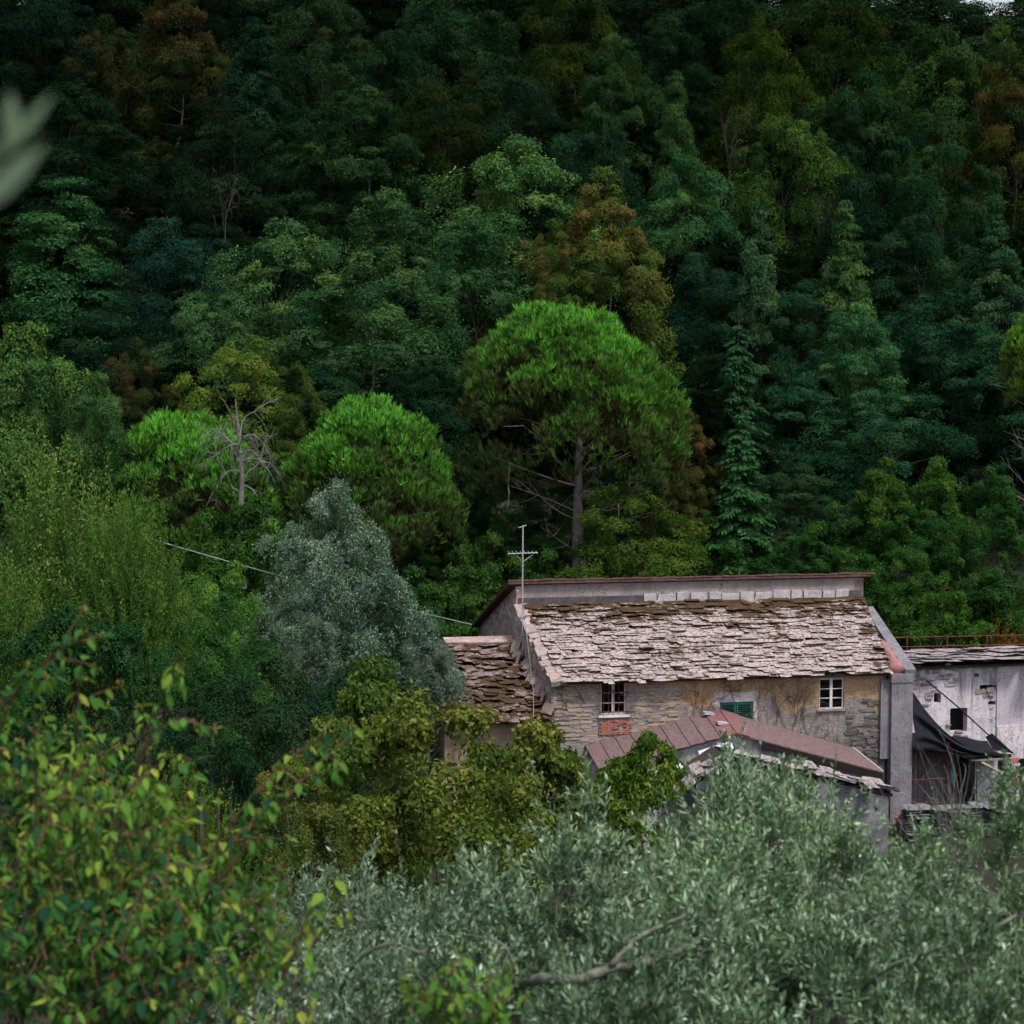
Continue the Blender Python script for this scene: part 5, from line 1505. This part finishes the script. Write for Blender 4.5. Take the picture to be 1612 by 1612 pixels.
for (px, py, Y, lab) in ((1155, 70, 166, 'bare pale snag by the tall olive green tree'), (1300, 215, 152, 'bare pale snag right of the light flat-topped tree'), (355, 170, 154, 'bare thin snag below the dark feathery tree'), (1020, 330, 136, 'thin bare snag right of the orange-tipped tree'), (1600, 400, 132, 'bare snag at the right edge, mid slope')):
    plant('snag', px, py, 70, Y, lab, name='bare_snag', hmin=8)

# low undergrowth covering the slopes
def undergrowth():
    rng = np.random.default_rng(9)
    n = 5200
    y = np.concatenate([rng.uniform(104, 215, 3000), rng.uniform(20, 88, 2200)])
    x = rng.uniform(-1, 1, n) * (6 + y * .25)
    keep = ~((y > 78) & (y < 108) & (x > -4) & (x < 26))
    x, y = x[keep], y[keep]; n = len(x)
    C = np.stack([x, y, terr(x, y) + rng.uniform(.1, 1.0, n)], -1)
    mb = MB()
    clump_leaves(mb, rng, C, nrm(A_([0, 0, 1.]) + rng.normal(0, .25, (n, 3))), rng.uniform(.7, 1.6, n), 22, .34, .2, .5, rng.uniform(.1, .6, n), thick=.3)
    o = build('undergrowth', mb, M['forest'], kind='stuff'); o.color = (.7, .8, .7, 1)
    tag(o, 'dark leafy undergrowth covering the slopes beneath the trees', 'undergrowth')


undergrowth()

# ------------------------------------------------------------------ middle distance: walnuts, garden
PROTO['walnut'] = gen_tree('walnut', 301, 8.5, 7.5, base=.08, env='low', mat='walnut', nb=95, nl=780, L=.12, lw=.07, rb=(.5, 1.05), T=T_RHOMB, hang=.7, r0=.2, limbs=44, inner=.5, jit=.75, rough=.32, cvar=.14)
PROTO['walnut_s'] = gen_tree('walnut_small', 302, 5, 3.4, base=.08, env='low', mat='walnut', nb=46, nl=330, L=.14, lw=.08, rb=(.3, .65), T=T_HEX, hang=.8, r0=.09, limbs=26, inner=.5, jit=.8, rough=.4, cvar=.14)
plant('walnut', 690, 1142, 620, 43, 'broad olive-brown walnut crown in front of the annex', name='walnut_tree', group='walnut trees below the house', tint=(1.0, 1.0, .9), rot=1.0)
plant('walnut_s', 575, 1030, 210, 50, 'walnut with lighter top sprays left of the annex', name='walnut_tree', group='walnut trees below the house', tint=(.95, 1.1, 1.0), rot=2.4)
plant('walnut_s', 850, 1140, 250, 52, 'walnut with yellowish top sprays under the annex eave', name='walnut_tree', group='walnut trees below the house', tint=(1.1, 1.1, .95), rot=4.0)
plant('walnut', 460, 1210, 250, 40, 'low dull walnut at the left of the broad crown', name='walnut_tree', group='walnut trees below the house', tint=(.85, .85, .85), rot=5.1)
plant('walnut_s', 1030, 1150, 150, 60, 'fresh green walnut in front of the maroon shed roof', name='walnut_tree', group='walnut trees below the house', tint=(.95, 1.2, .85), rot=.3)
plant('walnut_s', 1150, 1235, 90, 52, 'small yellow-green walnut sprout against the grey outbuilding wall', name='walnut_tree', group='walnut trees below the house', tint=(1.1, 1.2, .7), rot=.9)
PROTO['garden'] = gen_shoots('garden_shrub', 303, 4, 4, 220, 70, .085, .05, 'ochre', lean=.7, len_r=(.25, .45), r0=.06)
plant('garden', 285, 1165, 190, 38, 'yellow-green feathery shrub below the dark hollow', 'shrub', 'garden_shrub', tint=(1.3, 1.4, 1.0))
plant('garden', 370, 1300, 170, 30, 'green shrub at the foot of the garden stakes', 'shrub', 'garden_shrub', tint=(.7, 1.0, .8))
plant('garden', 180, 1230, 200, 32, 'dull green shrub behind the dogwood stems', 'shrub', 'garden_shrub', tint=(.75, 1.0, .8))
plant('garden', 480, 1370, 200, 26, 'low green shrub between walnut and foreground olive', 'shrub', 'garden_shrub', tint=(.55, .75, .6))
plant('garden', 640, 1345, 260, 27, 'dull green shrub under the broad walnut crown', 'shrub', 'garden_shrub', tint=(.5, .65, .55))
plant('garden', 830, 1320, 240, 30, 'dull shrub under the right side of the broad walnut crown', 'shrub', 'garden_shrub', tint=(.5, .65, .55))
plant('walnut_s', 965, 1190, 150, 64, 'green walnut sprout hiding the left corner of the maroon shed', name='walnut_tree', group='walnut trees below the house', tint=(.9, 1.05, .8), rot=2.9)
plant('walnut_s', 760, 1165, 230, 47, 'small walnut before the annex front wall', name='walnut_tree', group='walnut trees below the house', tint=(1.0, 1.05, .95), rot=1.7)
for i, (px, p0, p1, Y, r, lab) in enumerate(((316, 1255, 1335, 34, .04, 'thickest weathered garden stake below the yellow-green shrub'), (343, 1262, 1330, 35, .02, 'thin garden stake, middle of the three'), (363, 1265, 1325, 36, .025, 'garden stake nearest the walnut'))):
    a = at_depth(px, p0, Y); g = float(terr(a[0], Y))
    m = MB(); m.tube([(a[0], Y, g - .2), (a[0] + .02, Y, (g + a[2]) / 2), (a[0], Y, a[2])], [r, r, r * .85], 7, cap=True)
    o = build('garden_stake', m, M['bark']); tag(o, lab, 'stake', 'garden stakes')

# ------------------------------------------------------------------ foreground olives
def gen_olive(name, seed, H=4.8, Wd=4.0, nb=100, per_b=18, per=30, L=.085, lw=.024, thickness=1.0):
    """boughs of feathery shoots with hollows between them"""
    rng = np.random.default_rng(seed); mb = MB()
    zc = H * .60; rz = H * .36
    bd = rand_dir(rng, nb); bd[:, 2] = np.where(rng.random(nb) < .8, np.abs(bd[:, 2]), bd[:, 2]); bd = nrm(bd)
    lob = 1 + .14 * np.sin(3 * np.arctan2(bd[:, 1], bd[:, 0]) + seed) + .12 * np.sin(6 * bd[:, 0] + 5 * bd[:, 2])
    B = bd * (rng.uniform(.35, .92, nb) ** .6 * lob)[:, None] * A_([Wd / 2, Wd / 2, rz]) + A_([0, 0, zc])
    nshoot = nb * per_b
    d = nrm(np.repeat(bd, per_b, 0) * .7 + rng.normal(0, .55, (nshoot, 3)) + A_([0, 0, .35]))
    P0 = np.repeat(B, per_b, 0) + d * rng.uniform(.02, .30, nshoot)[:, None]
    sd = nrm(d * .8 + A_([0, 0, .30]) + rng.normal(0, .25, (nshoot, 3)))
    ln = rng.uniform(.2, .42, nshoot) * np.where(rng.random(nshoot) < .06, 1.7, 1)
    t = np.repeat(np.linspace(.05, 1, per // 2), 2)[None] * np.ones((nshoot, 1))
    bend = rng.normal(0, .22, (nshoot, 3)) + A_([0, 0, -.12])
    P = P0[:, None] + sd[:, None] * (t * ln[:, None])[..., None] + bend[:, None] * (t ** 2 * ln[:, None])[..., None]
    side = nrm(np.cross(sd, rand_dir(rng, nshoot))); other = np.cross(sd, side)
    ph = np.tile(np.repeat(np.arange(per // 2) * 1.57, 2) + np.tile([0, np.pi], per // 2), (nshoot, 1)) + rng.normal(0, .3, (nshoot, per))
    sv = side[:, None] * np.cos(ph)[..., None] + other[:, None] * np.sin(ph)[..., None]
    D = nrm((sd + bend * .5)[:, None] * .75 + sv * .75 + rng.normal(0, .2, (nshoot, per, 3)))
    N = nrm(rng.normal(0, .6, (nshoot, per, 3)) + A_([0, -.1, .6]))
    n = nshoot * per
    s = np.stack([lw * rng.uniform(.7, 1.3, n), L * rng.uniform(.55, 1.2, n) * np.tile(np.where(np.linspace(0, 1, per) > .85, .7, 1), nshoot), np.full(n, lw)], -1)
    cb = np.repeat(rng.normal(0, .09, nb), per_b) + rng.normal(.46, .12, nshoot)
    c = np.clip(np.repeat(cb, per) + rng.normal(0, .24, n), 0, 1)
    keep = rng.random(n) > .08
    mb.inst(T_RHOMB, P.reshape(-1, 3)[keep], D.reshape(-1, 3)[keep], N.reshape(-1, 3)[keep], s[keep], c[keep])
    wd = wood(rng, H, .18 * thickness, B[:60], top=.6, limb_r=.34, start=.15, n=9)
    for i in rng.permutation(nshoot)[:1100]:
        tt = np.linspace(-.4, 1, 5)[:, None]
        wd.tube(P0[i] + sd[i] * tt * ln[i] + bend[i] * tt ** 2 * ln[i], np.linspace(.006, .002, 5), 3)
    return wd.mesh(name + '_trunk', M['olive_bark'], True), mb.mesh(name + '_crown', M['silver']), H, Wd


PROTO['ol1'] = gen_olive('olive', 401)
PROTO['ol2'] = gen_olive('olive', 402)
PROTO['ol3'] = gen_olive('olive', 403, nb=80, per_b=17, thickness=1.9)
OL = {}
G_OL = 'olive trees across the foreground'
for (pr, px, py, w, Y, tint, lab, rot) in (
        ('ol1', 1140, 1212, 780, 16.5, (1, 1.02, 1), 'tallest foreground olive in front of the outbuildings', .3),
        ('ol2', 1735, 1215, 440, 15.5, (.95, 1.05, .95), 'foreground olive cut by the right edge below the barn', 1.9),
        ('ol2', 770, 1345, 720, 15.0, (.95, 1, 1.05), 'foreground olive below the broad walnut crown', 4.2),
        ('ol1', 545, 1365, 440, 17.0, (.95, 1, 1.08), 'leftmost foreground olive, next to the dogwood', 2.7),
        ('ol1', 1250, 1262, 640, 14.2, (.9, 1.0, .92), 'lower foreground olive before the tallest one, towards the barn', 5.3),
        ('ol2', 1215, 1225, 620, 18.5, (.95, 1.0, 1.0), 'rear foreground olive touching the grey outbuilding wall', 1.2),
        ('ol3', 1000, 1425, 860, 11.8, (.85, .95, .92), 'nearest olive at the lower edge, right of centre', .9),
        ('ol3', 640, 1490, 700, 12.2, (.8, .9, .95), 'near olive at the lower edge behind the small green shrub', 3.6),
        ('ol3', 1500, 1415, 800, 11.5, (.85, .95, .9), 'near olive in the lower right corner', 2.2)):
    OL[lab[:12]] = plant(pr, px, py, w, Y, lab, 'tree', 'olive_tree', G_OL, tuple(a * b for a, b in zip(tint, (.92, 1.0, .88))), rot=rot)

# bare crooked limbs that show through the nearest olives
for key, paths in (('nearest oliv', (([(780, 1575, 11.3), (845, 1538, 10.6), (900, 1545, 10.5), (960, 1520, 10.5), (1030, 1512, 10.7), (1100, 1480, 11.3)], .042), ([(960, 1520, 10.5), (1010, 1470, 10.6), (1080, 1440, 10.9)], .018), ([(806, 1600, 10.8), (810, 1510, 10.7), (790, 1482, 10.7), (740, 1472, 10.9)], .011))),
                   ('near olive a', (([(520, 1590, 11.6), (560, 1510, 11.3), (610, 1480, 11.2), (660, 1497, 11.3), (720, 1540, 11.6)], .016), ([(560, 1560, 11.5), (640, 1500, 11.3), (700, 1490, 11.5)], .01))),
                   ('near olive i', (([(1330, 1600, 11.2), (1370, 1540, 10.8), (1440, 1500, 10.6), (1530, 1480, 10.7), (1600, 1440, 10.9)], .02), ([(1440, 1500, 10.6), (1480, 1440, 10.7), (1500, 1400, 10.9)], .01)))):
    t_ = [v for k_, v in OL.items() if v['label'].startswith(key)][0] if key != 'near olive a' else [v for v in OL.values() if 'small green shrub' in v['label']][0]
    if key == 'near olive i':
        t_ = [v for v in OL.values() if 'lower right corner' in v['label']][0]
    cr_, sr_ = math.cos(-t_.rotation_euler.z), math.sin(-t_.rotation_euler.z)
    for pts, r_ in paths:
        r_ *= .75; q = A_([at_depth(p[0], p[1], p[2] + .95) for p in pts]) - A_(t_.location)
        q = np.stack([q[:, 0] * cr_ - q[:, 1] * sr_, q[:, 0] * sr_ + q[:, 1] * cr_, q[:, 2]], -1)
        n_ = 14; tt_ = np.linspace(0, len(q) - 1, n_); q = np.stack([np.interp(tt_, np.arange(len(q)), q[:, i]) for i in range(3)], -1)
        q[1:-1] = (q[:-2] + 2 * q[1:-1] + q[2:]) / 4 + np.random.default_rng(5).normal(0, r_ * .35, (n_ - 2, 3))
        m = MB(); m.tube(q, np.linspace(r_, r_ * .6, n_) * (1 + .2 * np.sin(np.arange(n_) * 2.1)), 8, cap=True)
        build('limb', m, M['olive_bark'], t_, smooth=True)

# ------------------------------------------------------------------ foreground dogwood shrubs
def leaf_meshes(mat, n=6):
    res = []
    for i in range(n):
        mb = MB(); mb.inst(T_LEAF, np.zeros((1, 3)), A_([[0, 1., 0]]), A_([[0, 0, 1.]]), A_([[1, 1, 1]]), A_([.12 + .76 * i / (n - 1)]))
        res.append(mb.mesh('leaf', mat))
    return res


LEAFM = leaf_meshes(M['shrub'])


def dogwood(label, stems, fill, n_ind, seed, base, tint=(1, 1, 1), L=.07, cbias=0.0, group=None):
    """stems: list of world polylines; fill: number of extra random shoots inside a box"""
    rng = np.random.default_rng(seed)
    t = thing('dogwood_shrub', label, 'shrub', base, 0, group)
    base = A_(base)
    wd = MB(); P = []; D = []; N = []; Sz = []; Cc = []; own = []; bp = []
    allst = [(A_(p), True, r, cb) for p, r, cb in stems]
    for (c, ext, ln, updir, num, cb) in fill:
        for i in range(num):
            p0 = A_(c) + rng.uniform(-1, 1, 3) * A_(ext)
            d = nrm(A_(updir) + rng.normal(0, .45, 3)); l_ = ln * rng.uniform(.6, 1.3)
            q = p0 + d * l_ + A_([0, 0, -.12 * l_])
            allst.append((curve(p0, q, rng.normal(0, .06, 3) + A_([0, 0, .08 * l_]), 6), False, .0035, cb))
    for (pl, main, r, cb) in allst:
        seg = np.linalg.norm(np.diff(pl, axis=0), axis=1); cum = np.concatenate([[0], np.cumsum(seg)]); tot = cum[-1]
        m = max(6, int(tot / .06))
        ss = np.linspace(0, tot, m)
        pts = np.stack([np.interp(ss, cum, pl[:, i]) for i in range(3)], -1)
        if m > 4:
            k = np.array([.25, .5, .25]); pts[1:-1] = .25 * pts[:-2] + .5 * pts[1:-1] + .25 * pts[2:]
        wd.tube(pts - base, np.linspace(r, r * .3, m), 6)
        tg = nrm(np.gradient(pts, axis=0))
        def pairs(pts, tg, first, scale, main):
            for i in range(first, len(pts)):
                a = nrm(np.cross(tg[i], A_([0, 0, 1.]) + rng.normal(0, .3, 3)))
                if i % 2:
                    a = nrm(np.cross(tg[i], a))
                for s in (-1, 1):
                    if rng.random() < .1:
                        continue
                    d = nrm(tg[i] * .35 + a * s * .75 + A_([0, 0, -.8]) + rng.normal(0, .25, 3))
                    P.append(pts[i] + a * s * .008); D.append(d)
                    N.append(nrm(A_([0, -.15, 1.]) + a * s * .5 + rng.normal(0, .28, 3)))
                    l_ = L * scale * rng.uniform(.55, 1.2)
                    Sz.append((l_ * rng.uniform(.36, .6), l_, l_ * rng.uniform(-.5, 2.4))); Cc.append(np.clip(.42 + cb + cbias + rng.normal(0, .22), 0, 1)); own.append(main)
            bp.append(pts[-1])
        pairs(pts, tg, max(1, int(m * (.18 if main else .1))), 1.0, main)
        # side twigs
        if main:
            for i in range(3, m - 2, 3):
                d = nrm(tg[i] * .5 + rng.normal(0, .5, 3) + A_([0, 0, .25])); l_ = rng.uniform(.1, .28)
                tw = pts[i] + d * np.linspace(0, l_, 4)[:, None] + A_([0, 0, -.05]) * (np.linspace(0, 1, 4) ** 2)[:, None]
                wd.tube(tw - base, np.linspace(.004, .0015, 4), 4)
                pairs(tw, nrm(np.gradient(tw, axis=0)), 1, .9, True)
    build('stems', wd, M['red_stem'], t, smooth=True)
    P = A_(P); D = A_(D); N = A_(N); Sz = A_(Sz); Cc = A_(Cc); own = A_(own)
    idx = np.where(own)[0]; rng.shuffle(idx); ind = idx[:n_ind]
    mask = np.ones(len(P), bool); mask[ind] = False
    for i in ind:
        d = D[i]; x = nrm(np.cross(d, N[i])); z = np.cross(x, d); s = Sz[i]; p = P[i] - base
        o = obj('leaf', LEAFM[min(5, int(Cc[i] * 6))], t, Matrix(((x[0] * s[0], d[0] * s[1], z[0] * s[2], p[0]), (x[1] * s[0], d[1] * s[1], z[1] * s[2], p[1]), (x[2] * s[0], d[2] * s[1], z[2] * s[2], p[2]), (0, 0, 0, 1))))
        o.color = (*tint, 1)
    mb = MB(); mb.inst(T_LEAF, P[mask] - base, D[mask], N[mask], Sz[mask], Cc[mask])
    o = build('foliage', mb, M['shrub'], t, kind='stuff'); o.color = (*tint, 1)
    # small bud clusters at the shoot tips
    bp = A_(bp); nb = 9
    Pb = np.repeat(bp, nb, 0) + rng.normal(0, .011, (len(bp) * nb, 3)) - base
    mb = MB(); mb.inst(T_RHOMB, Pb, rng.normal(0, .6, (len(Pb), 3)) + A_([0, 0, 1.]), rng.normal(size=(len(Pb), 3)), np.tile([.009, .018, .009], (len(Pb), 1)), rng.random(len(Pb)))
    build('buds', mb, M['bud'], t, kind='stuff')
    return t


def pl(pts):
    return [at_depth(*p) for p in pts]


dw_base = (-1.75, 9.2, float(terr(-1.75, 9.2)))
stems = [
    (pl([(-60, 1500, 9.4), (-30, 1250, 9.2), (20, 1090, 9.0), (100, 1015, 8.9), (165, 1000, 8.9)]), .009, -.28),
    (pl([(-40, 1180, 9.2), (30, 1080, 9.0), (90, 1030, 8.9), (150, 1050, 8.8)]), .007, -.3),
    (pl([(30, 1660, 9.3), (58, 1350, 9.2), (55, 1150, 9.1), (50, 1062, 9.1), (70, 1050, 9.0)]), .008, .02),
    (pl([(120, 1560, 9.4), (185, 1330, 9.3), (218, 1210, 9.2), (248, 1105, 9.2), (285, 1062, 9.1)]), .009, .05),
    (pl([(110, 1250, 9.3), (125, 1140, 9.2), (118, 1080, 9.1), (130, 1070, 9.1)]), .006, .0),
    (pl([(220, 1200, 9.2), (250, 1140, 9.15), (300, 1120, 9.1), (312, 1140, 9.1)]), .005, -.02),
    (pl([(180, 1700, 9.6), (300, 1440, 9.5), (395, 1325, 9.45), (490, 1212, 9.4), (562, 1150, 9.4)]), .011, .0),
    (pl([(300, 1440, 9.6), (335, 1330, 9.6), (400, 1250, 9.6), (470, 1180, 9.6), (530, 1165, 9.6)]), .007, -.04),
    (pl([(230, 1650, 9.5), (315, 1400, 9.4), (360, 1330, 9.4), (420, 1270, 9.4)]), .008, .0),
    (pl([(60, 1330, 9.0), (95, 1250, 9.0), (140, 1190, 9.0), (205, 1170, 9.0)]), .006, .1),
    (pl([(150, 1400, 9.1), (180, 1290, 9.0), (200, 1230, 9.0), (230, 1225, 9.0)]), .006, .25),
    (pl([(20, 1400, 8.8), (40, 1310, 8.8), (80, 1290, 8.7), (110, 1310, 8.7)]), .006, .12),
    (pl([(200, 1450, 8.9), (230, 1380, 8.9), (280, 1350, 8.9), (320, 1370, 8.9)]), .006, .1),
]
c1 = at_depth(110, 1420, 9.6); c2 = at_depth(60, 1250, 9.8); c3 = at_depth(250, 1520, 9.5); c4 = at_depth(170, 1330, 9.9); c5 = at_depth(150, 1560, 9.0)
dogwood('big dogwood shrub with arching red stems filling the lower left corner', stems,
        [(c1, (.36, .35, .25), .3, (.15, 0, 1), 120, -.06), (c2, (.26, .3, .12), .25, (.1, 0, 1), 40, .04), (c3, (.42, .3, .25), .28, (.3, 0, 1), 110, -.1), (c4, (.3, .3, .15), .28, (.2, 0, 1), 40, .1), (c5, (.45, .3, .22), .28, (.1, 0, 1), 150, -.14)], 300, 51, dw_base)
b = at_depth(470, 1700, 9.0)
dogwood('yellowing dogwood sprigs in front of the leftmost foreground olive', [
    (pl([(420, 1700, 9.0), (440, 1560, 9.0), (480, 1450, 8.95), (525, 1385, 8.9)]), .006, .3), (pl([(400, 1700, 9.1), (400, 1540, 9.1), (420, 1460, 9.0), (440, 1440, 9.0)]), .005, .2),
    (pl([(460, 1560, 9.0), (500, 1470, 8.95), (530, 1430, 8.9), (550, 1435, 8.9)]), .004, .32), (pl([(450, 1650, 8.9), (480, 1560, 8.9), (500, 1520, 8.9), (510, 1530, 8.9)]), .004, .2)], [], 90, 52, (b[0], 9.0, float(terr(b[0], 9.0))), L=.065)
b = at_depth(720, 1760, 8.6)
dogwood('small bright green dogwood with yellow buds at the lower edge', [
    (pl([(700, 1760, 8.6), (700, 1640, 8.6), (705, 1540, 8.6), (720, 1500, 8.6)]), .006, .05), (pl([(720, 1760, 8.6), (750, 1640, 8.6), (770, 1540, 8.6), (780, 1505, 8.6)]), .006, .08),
    (pl([(690, 1760, 8.6), (670, 1650, 8.6), (650, 1590, 8.6), (640, 1570, 8.6)]), .005, .05), (pl([(740, 1760, 8.6), (790, 1660, 8.6), (810, 1590, 8.6), (830, 1570, 8.6)]), .005, .02)],
    [(at_depth(725, 1600, 8.7), (.14, .12, .1), .16, (0, 0, 1), 26, .0)], 90, 53, (b[0], 8.6, float(terr(b[0], 8.6))), L=.06)

# ------------------------------------------------------------------ olive sprig hanging in from the left, close to the lens
def near_olive():
    base = A_([-1.35, 2.1, float(terr(-1.35, 2.1))])
    t = thing('near_olive_tree', 'blurred olive sprig poking in at the upper left, close to the lens', 'tree', base)
    rng = np.random.default_rng(61)
    wd = MB(); top = at_depth(-330, 420, 1.9)
    wd.tube(curve(A_([0, 0, -.3]), top - base, A_([.1, 0, 0]), 9), np.linspace(.09, .03, 9), 9)
    tip = at_depth(12, 245, 1.68)
    tw = curve(top, tip, A_([0, 0, .03]), 9); wd.tube(tw - base, np.linspace(.02, .0018, 9), 7)
    build('trunk', wd, M['olive_bark'], t, smooth=True)
    T = (T_LEAF[0] * A_([1, 1, .25]), T_LEAF[1], T_LEAF[2])
    mb = MB(); mb.inst(T, np.zeros((1, 3)), A_([[0, 1., 0]]), A_([[0, 0, 1.]]), A_([[1, 1, 1]]), A_([.25])); lms = [mb.mesh('leaf', M['silver'])]
    for cv in (.0, .3):
        mb = MB(); mb.inst(T, np.zeros((1, 3)), A_([[0, 1., 0]]), A_([[0, 0, 1.]]), A_([[1, 1, 1]]), A_([cv])); lms.append(mb.mesh('leaf', M['silver']))
    L = [((22, 240), (16, 140), 2.45, .026), ((-40, 290), (30, 200), 2.5, .03), ((20, 232), (82, 145), 2.55, .02), ((-30, 330), (72, 222), 2.4, .036), ((-60, 240), (-20, 140), 2.45, .03), ((-80, 330), (-10, 260), 2.45, .03)]
    for i_, (a, b_, Y, w) in enumerate(L):
        Y *= .68; w *= .68
        p = at_depth(*a, Y); q = at_depth(*b_, Y); d = q - p; l_ = np.linalg.norm(d); d = d / l_
        n = nrm(A_([.25, -.75, .6])); x = nrm(np.cross(d, n)); z = np.cross(x, d); p = p - base
        obj('leaf', lms[i_ % 3], t, Matrix(((x[0] * w * .75, d[0] * l_, z[0] * l_, p[0]), (x[1] * w * .75, d[1] * l_, z[1] * l_, p[1]), (x[2] * w * .75, d[2] * l_, z[2] * l_, p[2]), (0, 0, 0, 1))))


near_olive()




# ------------------------------------------------------------------ thin air between here and the hill
def haze():
    m, nt, out = mat_new('haze_air'); k = NT(nt)
    v = k.n('ShaderNodeVolumePrincipled')
    v.inputs['Color'].default_value = (.78, .88, 1.0, 1)
    v.inputs['Density'].default_value = .000012
    v.inputs['Anisotropy'].default_value = .2
    nt.links.new(v.outputs[0], out.inputs['Volume'])
    mb = MB(); mb.box((-605, -65, -23), (605, 1205, 75))
    o = build('haze', mb, m, kind='stuff')
    tag(o, 'thin bluish haze in the air of the valley', 'haze', kind='stuff')


haze()
